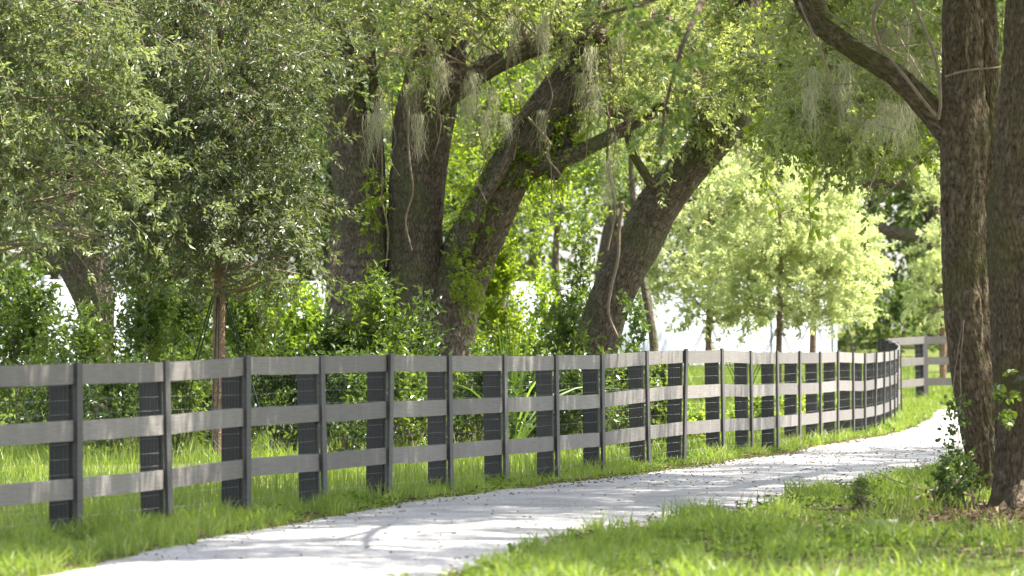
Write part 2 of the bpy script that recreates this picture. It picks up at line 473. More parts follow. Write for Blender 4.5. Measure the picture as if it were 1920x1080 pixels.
M['stake'] = plain('stake', (.05, .06, .05), .8)
M['stone'] = plain('stone', (.27, .26, .24), .9)

# ------------------------------------------------------------------ lie of the land
PX = [137, 305, 455, 597, 723, 836, 940, 1037, 1123, 1208, 1278, 1349, 1403, 1452, 1494, 1533, 1566, 1595, 1617, 1637, 1653, 1664.5, 1673, 1679]
TOPH = [1.203, 1.208, 1.236, 1.234, 1.240, 1.227, 1.223, 1.217, 1.214, 1.242, 1.258, 1.258, 1.2315, 1.226, 1.222, 1.2125, 1.216, 1.199, 1.183, 1.185, 1.194, 1.196, 1.204, 1.205]
FP = [((px - 960.0) * (38.5 + 2.317 * i) / F, 38.5 + 2.317 * i) for i, px in enumerate(PX)]
d0 = (FP[1][0] - FP[0][0], FP[1][1] - FP[0][1])
pre = [(FP[0][0] - d0[0] * 1.05 * k, FP[0][1] - d0[1] * k) for k in (3, 2, 1)]
post_ = [(6.40, 94.15), (6.56, 96.5), (6.66, 98.85), (6.72, 101.2), (6.82, 103.5), (7.65, 105.7), (9.9, 106.5), (12.3, 107.0)]
FENCE = pre + FP + post_
FTOP = [1.2, 1.2, 1.2] + TOPH + [None] * len(post_)
_fy = np.array([p[1] for p in FENCE[:-3]]); _fx = np.array([p[0] for p in FENCE[:-3]])

def ground(x, y):
    x = np.asarray(x, float); y = np.asarray(y, float)
    t = np.clip(y - 88, 0, 42); t2 = np.clip(y - 130, 0, 40)
    g = .011 * t + .00021 * t * t + .0286 * t2 * (1 - t2 / 160)
    fx = np.interp(y, _fy, _fx)
    g = g + .30 * smooth(.4, 3.5, fx - x) * smooth(74, 96, y) * (1 - smooth(104, 132, y))
    p = np.stack([x / 3.1, y / 4.3, np.zeros_like(x)], -1).reshape(-1, 3)
    g = g + ((fbm(p, 3, 2) - .5) * .05).reshape(x.shape)
    p = np.stack([x / .5, y / .7, np.zeros_like(x)], -1).reshape(-1, 3)
    g = g + ((vnoise(p, 8) - .5) * .018).reshape(x.shape)
    return g

LEFT = [(-4.4, 18), (-3.5, 26), (-2.73, 32.7), (-1.77, 41.1), (-.05, 51.8), (1.85, 60), (3.55, 70.2), (5.1, 80), (6.15, 88), (7.1, 96), (7.5, 99.3), (8.4, 101.2), (10, 101.9), (16, 102.5)]
RIGHT = [(-1.9, 18), (-1.1, 26), (-.28, 32.7), (.45, 38.9), (2.15, 47.2), (3.42, 54.3), (4.45, 60.5), (6.2, 70), (7.9, 80), (9.3, 88), (10.2, 92), (10.9, 94.5), (12, 96.5), (16, 98.5)]
_ly = np.array([p[1] for p in LEFT[:11]]); _lx = np.array([p[0] for p in LEFT[:11]])
_ry = np.array([p[1] for p in RIGHT[:11]]); _rx = np.array([p[0] for p in RIGHT[:11]])
def path_l(y): return np.interp(y, _ly, _lx)
def path_r(y): return np.interp(y, _ry, _rx)

def grid_axis(stops):
    out = []
    for (a, b, st) in stops: out.append(np.arange(a, b, st))
    return np.concatenate(out + [[stops[-1][1]]])

gx = grid_axis([(-400, -60, 34), (-60, -12, 4), (-12, 16, .3), (16, 60, 4), (60, 400, 34)])
gy = grid_axis([(-30, 16, 4), (16, 110, .4), (110, 180, 2), (180, 900, 60)])
X, Yg = np.meshgrid(gx, gy)
Z = ground(X, Yg)
mb = MB(); nx = len(gx)
i = (np.arange(len(gy) - 1)[:, None] * nx + np.arange(nx - 1)[None]).ravel()
mb.add(np.stack([X, Yg, Z], -1).reshape(-1, 3), f4=np.stack([i, i + 1, i + 1 + nx, i + nx], -1))
m, t, b = newmat('soil')
tc = nd(t, 'ShaderNodeTexCoord')
n1 = nd(t, 'ShaderNodeTexNoise'); n1.inputs['Scale'].default_value = 1.3; n1.inputs['Detail'].default_value = 8
n2 = nd(t, 'ShaderNodeTexNoise'); n2.inputs['Scale'].default_value = 22; n2.inputs['Detail'].default_value = 6
t.links.new(tc.outputs['Object'], n1.inputs['Vector']); t.links.new(tc.outputs['Object'], n2.inputs['Vector'])
c1 = ramp(t, n1.outputs['Fac'], [(.35, (.075, .095, .025)), (.6, (.10, .12, .035)), (.75, (.15, .115, .07))])
c2 = ramp(t, n2.outputs['Fac'], [(.3, (.6, .58, .55)), (.7, (1.3, 1.25, 1.15))])
mx = nd(t, 'ShaderNodeMix', data_type='RGBA', blend_type='MULTIPLY'); mx.inputs[0].default_value = 1
t.links.new(c1, mx.inputs[6]); t.links.new(c2, mx.inputs[7])
# bare trodden earth round the pair of oaks on the right
vd = nd(t, 'ShaderNodeVectorMath', operation='DISTANCE'); vd.inputs[1].default_value = (4.0, 10.6, 0)
mpe = nd(t, 'ShaderNodeMapping'); mpe.inputs['Scale'].default_value = (1, .25, 0)
t.links.new(tc.outputs['Object'], mpe.inputs[0]); t.links.new(mpe.outputs[0], vd.inputs[0])
sub = nd(t, 'ShaderNodeMath', operation='SUBTRACT'); t.links.new(vd.outputs['Value'], sub.inputs[0])
nm = nd(t, 'ShaderNodeMath', operation='MULTIPLY'); nm.inputs[1].default_value = 1.6
t.links.new(n1.outputs['Fac'], nm.inputs[0]); t.links.new(nm.outputs[0], sub.inputs[1])
ef = ramp(t, sub.outputs[0], [(.7, (1, 1, 1)), (1.0, (0, 0, 0))])
ec = ramp(t, n2.outputs['Fac'], [(.3, (.06, .042, .03)), (.55, (.13, .095, .07)), (.75, (.26, .20, .15))])
mx2 = nd(t, 'ShaderNodeMix', data_type='RGBA'); t.links.new(ef, mx2.inputs[0]); t.links.new(mx.outputs[2], mx2.inputs[6]); t.links.new(ec, mx2.inputs[7])
t.links.new(mx2.outputs[2], b.inputs['Base Color']); b.inputs['Roughness'].default_value = 1; b.inputs['Specular IOR Level'].default_value = .1
bp = nd(t, 'ShaderNodeBump'); bp.inputs['Strength'].default_value = .7; bp.inputs['Distance'].default_value = .04
t.links.new(n2.outputs['Fac'], bp.inputs['Height']); t.links.new(bp.outputs[0], b.inputs['Normal'])
tag(mb.build('ground', m, smooth_shade=True), kind='structure')

# the pale drive
def dense(poly, n):
    q = catmull(poly, 24); s = np.concatenate([[0], np.cumsum(np.linalg.norm(np.diff(q, axis=0), axis=1))])
    u = np.linspace(0, 1, n) * s[-1]
    return np.stack([np.interp(u, s, q[:, k]) for k in range(2)], -1)
A = dense(LEFT, 420); B = dense(RIGHT, 420)
tt = np.concatenate([[0, .02, .05, .09], np.linspace(.14, .86, 13), [.91, .95, .98, 1]])
en = np.stack([A[:, 0] * 2.1, A[:, 1] * 2.1, np.zeros(len(A))], -1)
ea = (fbm(en, 5, 3) - .5) * .16; eb = (fbm(en + 40, 6, 3) - .5) * .2
pts = A[:, None, :] * (1 - tt[None, :, None]) + B[:, None, :] * tt[None, :, None]
pts[:, :, 0] += ea[:, None] * (1 - tt) ** 3 + eb[:, None] * tt ** 3
pz = ground(pts[:, :, 0], pts[:, :, 1]) + .006 + .03 * np.sqrt(np.clip(1 - (2 * tt - 1) ** 2, 0, 1))[None]
mb = MB(); k = len(tt); i = (np.arange(len(A) - 1)[:, None] * k + np.arange(k - 1)[None]).ravel()
mb.add(np.concatenate([pts, pz[:, :, None]], -1).reshape(-1, 3), f4=np.stack([i, i + 1, i + 1 + k, i + k], -1))
m, t, b = newmat('drive')
tc = nd(t, 'ShaderNodeTexCoord')
n1 = nd(t, 'ShaderNodeTexNoise'); n1.inputs['Scale'].default_value = 1.1; n1.inputs['Detail'].default_value = 7
n2 = nd(t, 'ShaderNodeTexNoise'); n2.inputs['Scale'].default_value = 34; n2.inputs['Detail'].default_value = 7
vo = nd(t, 'ShaderNodeTexVoronoi'); vo.inputs['Scale'].default_value = 7
for q in (n1, n2, vo): t.links.new(tc.outputs['Object'], q.inputs['Vector'])
c1 = ramp(t, n1.outputs['Fac'], [(.3, (.26, .25, .24)), (.5, (.35, .338, .328)), (.72, (.41, .398, .388))])
c2 = ramp(t, n2.outputs['Fac'], [(.3, (.62, .6, .58)), (.66, (1.12, 1.12, 1.12))])
c3 = ramp(t, vo.outputs['Distance'], [(.05, (.5, .47, .44)), (.13, (1, 1, 1))])
a1 = nd(t, 'ShaderNodeMix', data_type='RGBA', blend_type='MULTIPLY'); a1.inputs[0].default_value = 1
a2 = nd(t, 'ShaderNodeMix', data_type='RGBA', blend_type='MULTIPLY'); a2.inputs[0].default_value = .7
t.links.new(c1, a1.inputs[6]); t.links.new(c2, a1.inputs[7]); t.links.new(a1.outputs[2], a2.inputs[6]); t.links.new(c3, a2.inputs[7])
t.links.new(a2.outputs[2], b.inputs['Base Color']); b.inputs['Roughness'].default_value = .95; b.inputs['Specular IOR Level'].default_value = .15
bp = nd(t, 'ShaderNodeBump'); bp.inputs['Strength'].default_value = .8; bp.inputs['Distance'].default_value = .03
t.links.new(n2.outputs['Fac'], bp.inputs['Height']); t.links.new(bp.outputs[0], b.inputs['Normal'])
tag(mb.build('drive', m, smooth_shade=True), kind='structure')

# ------------------------------------------------------------------ the black three-rail fence
fence = thing('rail_fence', (FENCE[0][0], FENCE[0][1], float(ground(FENCE[0][0], FENCE[0][1]))),
              'dark weathered three-rail board fence with wire netting curving along the pale drive', 'fence')
n = len(FENCE)
FX = np.array(FENCE); tops = []
for k in range(n):
    gz = float(ground(FX[k, 0], FX[k, 1]))
    tops.append(FTOP[k] if FTOP[k] is not None else (1.205 + (gz - .02) * (1.0 if k > n - 6 else .95)))
D = np.zeros((n, 2))
for k in range(n):
    a = FX[max(0, k - 1)]; c = FX[min(n - 1, k + 1)]; D[k] = (c - a) / np.linalg.norm(c - a)
NR = np.stack([D[:, 1], -D[:, 0]], -1)       # towards the drive
def v3(xy, z): return np.array([xy[0], xy[1], z])
for k in range(n):
    d = v3(D[k], 0); nrm = v3(NR[k], 0); c = FX[k]; gz = float(ground(c[0], c[1])); tp = tops[k]
    lean = (RNG.random() - .5) * .03
    hb = MB(); zb = gz - .25; zt = tp - .012 + (RNG.random() - .5) * .016
    box(hb, v3(c, (zb + zt) / 2) - nrm * .079, d * .07, nrm * .07, np.array([lean, 0, (zt - zb) / 2]), tint=RNG.random())
    hb.build('post', M['post'], fence)
    hb = MB(); zb = gz - .05; zt = tp + .004 + RNG.random() * .008
    box(hb, v3(c, (zb + zt) / 2) + nrm * .0385, d * (.066 + .004 * RNG.random()), nrm * .0125, np.array([lean, 0, (zt - zb) / 2]), tint=RNG.random())
    hb.build('face_board', M['batten'], fence)
for k in range(n - 1):
    a, c = FX[k], FX[k + 1]; dd = (c - a) / np.linalg.norm(c - a); nn = v3((dd[1], -dd[0]), 0)
    a = a + dd * .002; c = c - dd * .002
    L = np.linalg.norm(c - a)
    for r in range(3):
        hb = MB(); ns = 7
        off0, off1 = (RNG.random(2) - .5) * .008
        tq = np.linspace(0, 1, ns)
        z1 = (tops[k] + off0) * (1 - tq) + (tops[k + 1] + off1) * tq - .39 * r - (.004 if r == 0 else 0)
        sag = (RNG.random() - .6) * .009 * 4 * tq * (1 - tq)
        h = .138 + (RNG.random(ns) - .5) * .004
        yb = (RNG.random() - .5) * .008 * np.sin(tq * math.pi)
        V = []
        for q in range(ns):
            c0 = v3(a * (1 - tq[q]) + c * tq[q], 0)
            for (w_, hz) in ((.001, 0), (.025, 0), (.025, -h[q]), (.001, -h[q])):
                V.append(c0 + nn * (w_ + (yb[q] if 0 < q < ns - 1 else 0) * .5) + np.array([0, 0, z1[q] + sag[q] + hz]))
        Fq = [(q * 4 + s, q * 4 + (s + 1) % 4, q * 4 + 4 + (s + 1) % 4, q * 4 + 4 + s) for q in range(ns - 1) for s in range(4)]
        Fq += [(0, 3, 2, 1), ((ns - 1) * 4, (ns - 1) * 4 + 1, (ns - 1) * 4 + 2, (ns - 1) * 4 + 3)]
        o1 = RNG.random() * 40
        U = np.array([[tq[q] * L + o1, (0, 0, .14, .14)[s] + (.02 if s in (0, 3) else 0) + r * 3 + o1] for q in range(ns) for s in range(4)])
        hb.add(V, f4=Fq, uv=U, tint=RNG.random()); hb.build('rail', M['rail'], fence)
    wb = MB()
    def wire(p, q, rr=.0007, tn=1.0):
        dv = unit(q - p); s1 = unit(np.cross(dv, np.array([.3, .5, .8]))) * rr; s2 = np.cross(dv, s1)
        V = [p + s1, p - s1 * .5 + s2 * .87, p - s1 * .5 - s2 * .87, q + s1, q - s1 * .5 + s2 * .87, q - s1 * .5 - s2 * .87]
        wb.add(V, f4=[(0, 1, 4, 3), (1, 2, 5, 4), (2, 0, 3, 5)], tint=tn)
    ga, gc = float(ground(*a)), float(ground(*c))
    for hgt in np.arange(.05, 1.16, .1):
        j = (RNG.random(2) - .5) * .012
        wire(v3(a, min(ga, tops[k] - 1.17) + hgt + j[0]) - nn * .004, v3(c, min(gc, tops[k + 1] - 1.17) + hgt + j[1]) - nn * .004)
    for u in np.arange(.05, L, .1):
        xy = a + dd * u; g0 = ga + (gc - ga) * u / L
        wire(v3(xy, g0 + .02) - nn * .007, v3(xy, tops[k] * (1 - u / L) + tops[k + 1] * u / L - .03) - nn * .007, .0004, .3)
    wb.build('wire_mesh', M['wire'], fence)

# ------------------------------------------------------------------ white panel fence across the field
wf0 = np.array([-13.5, 104.0]); wf1 = np.array([(1562 - 960) * 131.0 / F, 131.0])
wd = wf1 - wf0; WL = np.linalg.norm(wd); wd /= WL; wn = np.array([wd[1], -wd[0]])
wall = thing('panel_fence', (wf0[0], wf0[1], float(ground(*wf0))), 'tall white solid panel fence standing across the far side of the field', 'fence')
NP = int(round(WL / 2.4)); st = WL / NP
for k in range(NP + 1):
    c = wf0 + wd * st * k; gz = float(ground(*c))
    hb = MB(); box(hb, v3(c, gz + .90), v3(wd, 0) * .065, v3(wn, 0) * .065, np.array([0, 0, 1.08]))
    box(hb, v3(c, gz + 2.0), v3(wd, 0) * .08, v3(wn, 0) * .08, np.array([0, 0, .018]))
    hb.build('post', M['vinyl'], wall)
    if k < NP:
        c2 = wf0 + wd * st * (k + .5); g2 = float(ground(*c2))
        for j in range(1):
            cc = wf0 + wd * (st * k + st / 2)
            hb = MB(); box(hb, v3(cc, g2 + .97), v3(wd, 0) * (st / 2 - .068), v3(wn, 0) * .018, np.array([0, 0, .86]))
            hb.build('panel', M['vinyl'], wall)
        for zz in (.12, 1.86):
            hb = MB(); box(hb, v3(c2, g2 + zz), v3(wd, 0) * (st / 2 - .07), v3(wn, 0) * .03, np.array([0, 0, .06]))
            hb.build('rail', M['vinyl'], wall)

# ------------------------------------------------------------------ trees
def ell_m(b, Y):
    """blob px,py,rx_px,ry_px,dY,ry_m -> centre, radii in metres"""
    y = Y + b[4]; c = P(b[0], b[1], y); s = y / F
    return c, np.array([b[2] * s, b[5], b[3] * s])

def branchlets(mb, roots, blobs, Y, count, r0=.03, seg=5, wob=.25, seed=0):
    """curved branches running from the limbs out into the blobs of the crown"""
    roots = np.asarray(roots)
    for k in range(count):
        b = blobs[RNG.integers(len(blobs))]
        c, r = ell_m(b, Y) if len(b) == 6 else b
        e = c + rand_dir(1)[0] * r * (.3 + .65 * RNG.random())
        ds = np.linalg.norm(roots - e, axis=1) + RNG.random(len(roots)) * .8
        a = roots[np.argmin(ds)]
        L = np.linalg.norm(e - a)
        m1 = a * .65 + e * .35 + rand_dir(1)[0] * L * wob * .6; m2 = a * .3 + e * .7 + rand_dir(1)[0] * L * wob * .6 + np.array([0, 0, .05 * L])
        rr = r0 * (.35 + .7 * RNG.random())
        tube(mb, [[*a, rr], [*m1, rr * .8], [*m2, rr * .5], [*e, rr * .2]], seg, .12, cap=False, seed=k)

def tree(name, base_px, Y, stems, label, cat='tree', group=None, bark='bark', segs=84, step=.04, barkd=.034, lump=.05):
    g = P(base_px, 0, Y); gz = float(ground(g[0], Y))
    t_ = thing(name, (g[0], Y, gz), label, cat, group)
    pts = []
    for k, rows in enumerate(stems):
        pr = np.array(px_tube(rows, Y))
        hb = MB(); wpx = max(q[2] for q in rows)
        sg = segs if wpx > 60 else max(14, int(segs * wpx / 60))
        tube(hb, pr, sg, step if wpx > 40 else .1, barkd * min(1, wpx / 70), seed=k * 7 + int(base_px), lump=lump)
        hb.build('trunk' if k == 0 else ('stem' if rows[0][1] > 560 else 'limb'), M[bark], t_, True)
        q = catmull(pr, 8)[:, :3]; pts.append(q)
    return t_, np.concatenate(pts)

# ---- the big many-stemmed oak
Y0 = 72.0
main, roots = tree('live_oak', 800, Y0, [
    [(800, 880, 260), (796, 800, 190), (788, 700, 138), (784, 620, 116), (779, 540, 106), (779, 430, 102), (785, 320, 104), (797, 215, 108), (818, 120, 104), (840, 20, 94), (852, -120, 80), (870, -330, 56)],
    [(818, 800, 130), (826, 700, 120), (840, 600, 112), (868, 505, 104), (908, 420, 96, -.3), (948, 335, 84, -.5), (996, 248, 76, -.6), (1048, 172, 72, -.6), (1100, 92, 72, -.4), (1132, 0, 70), (1146, -160, 66), (1160, -340, 40)],
    [(668, 860, 130), (655, 720, 100), (658, 620, 98), (676, 520, 92), (678, 430, 88), (664, 320, 84), (649, 215, 78), (634, 110, 68), (606, 20, 56), (588, -140, 46), (560, -330, 30)],
    [(716, 520, 26), (712, 430, 24), (712, 330, 22), (704, 210, 20), (694, 90, 17), (680, -60, 14)],
    [(812, 190, 60, -.2), (862, 160, 46, -.5), (918, 124, 38, -.7), (985, 95, 34, -.8), (1060, 72, 30, -.8), (1150, 64, 24, -.7), (1240, 30, 18, -.6)],
    [(950, 340, 40, -.4), (1010, 312, 36, -.7), (1070, 292, 32, -.8), (1140, 258, 26, -.9), (1205, 222, 22, -.9), (1262, 196, 24, -1), (1320, 160, 14, -1)],
    [(1100, 100, 70, -.2), (1080, 190, 46, -.5), (1060, 262, 40, -.6), (1030, 330, 34, -.7)],
    [(870, 470, 30, -.5), (898, 390, 22, -.8), (950, 300, 18, -1), (968, 230, 14, -1.1), (1010, 190, 9, -1.2)],
], 'massive many-stemmed live oak with a vine-hung leaning limb behind the dark fence', group='mature live oaks')
blobs = [(610, 50, 130, 100, 0, 1.4), (760, 0, 170, 80, -1, 1.3), (900, 15, 150, 75, -1.2, 1.2), (1030, 0, 150, 75, -1, 1.2), (1180, 50, 130, 95, -1, 1.2),
         (1290, 100, 130, 120, -1, 1.1), (1150, 170, 60, 70, 1.6, .7), (1220, 225, 70, 50, -1, .6), (700, 90, 80, 40, -1.5, .6)]
twigs = MB(); branchlets(twigs, roots, blobs, Y0, 130, .028)
cr = MB()
for k, b in enumerate(blobs):
    c, r = ell_m(b, Y0); N = int(34 * b[2] * b[3] / 1000)
    sprays(cr, ell_points(c, r, int(N * .115), .5, .42, .5, k), c, .52, .08, .42, droop=.5, twig=twigs)
# crown above the frame
for (c, r, N) in [((-2.2, 71.5, 9.2), (3.8, 4.4, 2.6), 1000), ((1.6, 70.5, 9.0), (3.8, 4.6, 2.8), 900), ((.2, 73, 11.6), (4.4, 4.4, 1.8), 500)]:
    sprigs(cr, ell_points(c, r, N, .45, .45, 1.0, 31), np.array(c), 9, .5, .13, .5)
cr.build('crown', M['canopy_leaf'], main)
twigs.build('branchlets', M['twig'], main)
tp = [P(RNG.uniform(680, 1180), RNG.uniform(20, 230), Y0 + RNG.uniform(-2.0, 1.2)) for _ in range(48)] + \
     [P(878, 150, 71), P(874, 190, 71.2), P(1140, 300, 71), P(1150, 250, 71), P(1136, 350, 71.2)]
strands(main, tp, 50, .7, .035, .005)
for (x0, y0, x1, y1, wv) in [(760, 190, 772, 470, 5), (740, 170, 742, 330, 3), (788, 150, 770, 300, 3), (812, 130, 818, 290, 3), (830, 120, 826, 260, 3), (1002, 220, 1055, 345, 5), (1040, 330, 1050, 410, 3),
                             (1140, 60, 1146, 470, 7), (1160, 90, 1150, 360, 3), (1090, 40, 1105, 300, 3), (905, 180, 910, 380, 3), (958, 110, 962, 300, 3), (1015, 120, 1030, 420, 3), (875, 160, 830, 110, 3), (700, 180, 720, 500, 4), (1180, 60, 1190, 300, 3),
                             (930, 40, 860, 140, 4), (850, 60, 790, 160, 4), (1000, 60, 900, 150, 3), (1140, 20, 1060, 150, 4), (1210, 10, 1175, 140, 4), (1165, 380, 1140, 640, 8)]:
    yv = Y0 + RNG.uniform(-1.4, -.7); rows = []
    for u in np.linspace(0, 1, 6): rows.append((x0 + (x1 - x0) * u + RNG.normal() * 7, y0 + (y1 - y0) * u, wv * (1 - .3 * u)))
    vb = MB(); tube(vb, px_tube(rows, yv), 5, .08, cap=False); vb.build('hanging_vine', M['vine'], main)
iv = MB()
for (x, y, rx, ry, N) in [(905, 380, 40, 60, 60), (960, 300, 50, 60, 80), (1010, 320, 60, 50, 90), (860, 500, 20, 60, 30), (1060, 260, 60, 60, 80), (700, 400, 20, 100, 50), (980, 230, 60, 50, 70), (890, 540, 40, 60, 60)]:
    c, r = ell_m((x, y, rx, ry, -.7, .3), Y0)
    sprigs(iv, ell_points(c, r, N, .6, 0, 1, 3), c, 7, .14, .075, .65, up=-.1)
iv.build('ivy_leaves', M['vine_leaf'], main)

# ---- leaning oak
YL = 75.0
lean, roots = tree('live_oak', 1105, YL, [
    [(1088, 880, 200), (1098, 780, 130), (1114, 660, 84), (1152, 545, 78), (1200, 452, 80), (1232, 390, 78), (1284, 322, 70), (1345, 255, 66), (1386, 188, 62), (1404, 95, 62), (1398, -40, 54), (1380, -240, 36)],
    [(1375, 215, 50), (1430, 160, 34, -.5), (1490, 120, 26, -.9), (1570, 100, 18, -1.2)],
    [(1335, 260, 46), (1290, 205, 36, -.4), (1240, 200, 26, -.8), (1160, 212, 20, -1), (1090, 190, 12, -1.1)],
    [(1244, 374, 26), (1212, 330, 18, -.3), (1180, 270, 13, -.5), (1172, 190, 9, -.7), (1150, 110, 5, -.8)],
], 'leaning live oak with a bent trunk and tangled roots hanging at its fork', group='mature live oaks')
blobs = [(1400, 60, 130, 120, -.6, 1.1), (1330, 130, 80, 90, -.8, .7), (1500, 80, 110, 100, -.9, .9), (1440, 190, 90, 60, -.9, .6), (1280, 180, 70, 60, -.9, .5), (1550, 180, 90, 70, -.5, .7)]
twigs = MB(); branchlets(twigs, roots, blobs, YL, 70, .022)
for k in range(46):      # tangle of bare twigs at the fork
    a = P(RNG.uniform(1340, 1415), RNG.uniform(130, 260), YL - RNG.uniform(.2, .6)); e = a + RNG.normal(size=3) * np.array([.28, .2, .3]) + np.array([0, -.1, -.2])
    mid = (a + e) / 2 + RNG.normal(size=3) * .12
    tube(twigs, [[*a, .009], [*mid, .007], [*e, .003]], 4, .06, cap=False)
cr = MB()
for k, b in enumerate(blobs):
    c, r = ell_m(b, YL); N = int(46 * b[2] * b[3] / 1000)
    sprays(cr, ell_points(c, r, int(N * .115), .5, .42, .5, 50 + k), c, .52, .08, .45, droop=.5, twig=twigs)
for (c, r, N) in [((3.6, 74.5, 8.6), (3.0, 3.6, 2.6), 600), ((2.8, 77, 10.5), (3.6, 3.6, 2.0), 400)]:
    sprigs(cr, ell_points(c, r, N, .45, .45, 1.0, 33), np.array(c), 9, .5, .13, .5)
cr.build('crown', M['canopy_leaf'], lean)
twigs.build('branchlets', M['twig'], lean)
strands(lean, [P(RNG.uniform(1380, 1600), RNG.uniform(90, 260), YL + RNG.uniform(-1.4, 0)) for _ in range(40)], 60, .55, .05, .006)

# ---- old oak at the left
YT = 78.0
lo, roots = tree('live_oak', 186, YT, [
    [(186, 860, 110), (184, 760, 74), (183, 650, 58), (180, 580, 66), (161, 510, 86), (136, 450, 96), (112, 390, 94), (88, 290, 88), (68, 150, 80), (58, -20, 68), (40, -220, 44)],
    [(120, 410, 50), (190, 330, 40), (260, 260, 34), (330, 150, 28), (390, 30, 22)],
], 'old live oak with crooked lichen-lit trunk behind the leafy sapling', group='mature live oaks')
cr = MB()
for (c, r, N) in [((-6.8, 77, 6.6), (3.0, 3, 1.6), 1500), ((-4.6, 79, 6.0), (2.4, 2.4, 1.6), 1300), ((-6.5, 78, 9.6), (4, 4, 2.2), 1700), ((-3.2, 80, 8.8), (2.6, 3, 2.2), 900), ((-5.4, 80.5, 3.9), (1.6, 1.0, .8), 600)]:
    sprigs(cr, ell_points(c, r, N, .5, .45, .8, 61), np.array(c), 10, .4, .095, .5)
cr.build('crown', M['canopy_leaf'], lo)

# ---- pair of oaks on the right of the drive
YA, YB = 49.0, 46.0
ra, roots = tree('live_oak', 1856, YA, [
    [(1862, 990, 80), (1856, 930, 66), (1850, 870, 70), (1838, 790, 76), (1826, 690, 82), (1817, 590, 88), (1812, 490, 88), (1811, 390, 88), (1812, 310, 92), (1812, 235, 94), (1810, 130, 84), (1806, 0, 76), (1800, -160, 62), (1790, -420, 40)],
    [(1806, 300, 70), (1778, 246, 54), (1726, 186, 42), (1676, 139, 38), (1602, 94, 35), (1532, 40, 32), (1500, -10, 29), (1466, -90, 30), (1420, -240, 20)],
    [(1838, 640, 40), (1846, 480, 46), (1852, 340, 46), (1856, 220, 44), (1852, 90, 42), (1850, -60, 40), (1870, -300, 30)],
], 'slender mossy oak forking low, its limb arching over the pale drive', group='oaks beside the drive', bark='bark_r')
blobs = [(1640, 40, 120, 90, 3, 1.0), (1720, 60, 70, 90, 4, .8), (1540, 150, 90, 80, 5, .8), (1640, 200, 90, 60, 5, .6), (1560, 240, 110, 44, 6, .5), (1660, 270, 60, 36, 6, .4), (1480, 20, 90, 60, 2, .7), (1860, 70, 40, 70, 3, .5), (1590, 110, 110, 110, 7, .9), (1690, 130, 80, 120, 7, .9), (1740, 30, 60, 60, 6, .8), (1460, 110, 70, 110, 8, .8), (1520, 210, 80, 60, 4, .5)]
twigs = MB(); branchlets(twigs, roots, blobs, YA, 30, .008)
for rows in [[(1752, 222, 9, -.3), (1726, 180, 9, -.4), (1692, 132, 8, -.4), (1650, 92, 6, -.4), (1600, 76, 4, -.4)],
             [(1752, 222, 9, -.3), (1766, 190, 9, -.35), (1760, 120, 8, -.4), (1736, 50, 8, -.4), (1712, -10, 7, -.4)],
             [(1770, 142, 6, -.4), (1810, 132, 6, -.45), (1880, 129, 4, -.45)],
             [(1500, 0, 7, -.5), (1528, 66, 6, -.6), (1546, 118, 6, -.6), (1572, 190, 5, -.6), (1576, 240, 3, -.6)],
             [(1655, 90, 10, -.3), (1640, 30, 9, -.4), (1660, -20, 8, -.4)]]:
    tube(twigs, px_tube([(q[0] + RNG.normal() * 3, q[1] + RNG.normal() * 3, q[2] * .8, q[3]) for q in rows], YA), 7, .04, .003, lump=.2)
cr = MB()
for k, b in enumerate(blobs):
    c, r = ell_m(b, YA); N = int(60 * b[2] * b[3] / 1000)
    sprays(cr, ell_points(c, r, int(N * .062), .5, .42, .45, 70 + k), c, .45, .075, .5, droop=.7, twig=twigs)
fl = MB()
for b, N in [((1245, 200, 70, 120, -13.0, .3), 20), ((1290, 110, 50, 60, -13.0, .3), 16), ((1215, 50, 90, 50, -12.0, .4), 20), ((1130, 20, 80, 40, -11, .4), 14)]:
    c, r = ell_m(b, YA)
    sprigs(fl, ell_points(c, r, N, .6, .4, .25, 91), c, 9, .16, .055, .6, droop=.4, full=True)
fl.build('hanging_leaves', M['shrub_leaf'], ra)
for (c, r, N) in [((3.4, 48.5, 7.6), (3.4, 4.0, 1.7), 1300), ((7.2, 52.5, 8.6), (3.6, 4.4, 2.2), 1500), ((2.2, 45, 6.6), (2.6, 3.2, 1.0), 650)]:
    sprigs(cr, ell_points(c, r, int(N * 2.0), .5, .57, .5, 35), np.array(c), 9, .4, .12, .5)
cr.build('crown', M['canopy_leaf'], ra)
twigs.build('branchlets', M['twig'], ra)
iv = MB()
for (x, y, rx, ry, N) in [(1500, 262, 90, 22, 60), (1600, 270, 80, 24, 60), (1680, 285, 60, 30, 50), (1460, 235, 50, 30, 30), (1740, 180, 30, 60, 24), (1560, 215, 80, 40, 40)]:
    c, r = ell_m((x, y, rx, ry, 7.0, .5), YA)
    sprigs(iv, ell_points(c, r, N, .6, 0, 1, 3), c, 7, .18, .085, .75, up=-.2, full=True)
iv.build('creeper_leaves', M['vine_leaf'], ra)
hb = MB()      # the branch that carries the leaves hanging in front of the drive
tube(hb, [[*P(1540, 20, 48.5), .06], [*P(1470, -120, 44), .05], [*P(1360, -60, 40), .035], [*P(1290, 60, 36.5), .018], [*P(1250, 190, 36), .008], [*P(1238, 290, 36), .004]], 7, .1)
tube(hb, [[*P(1360, -60, 40), .03], [*P(1220, 0, 37.5), .018], [*P(1120, 30, 37.8), .006]], 6, .1)
hb.build('limb', M['bark_r'], ra, True)
strands(ra, [P(RNG.uniform(1540, 1760), RNG.uniform(20, 230), YA + RNG.uniform(2, 5)) for _ in range(24)] + [P(1525, 130, 50), P(1520, 170, 50.2), P(1660, 190, 50), P(1590, 120, 50)], 60, .45, .035, .005)

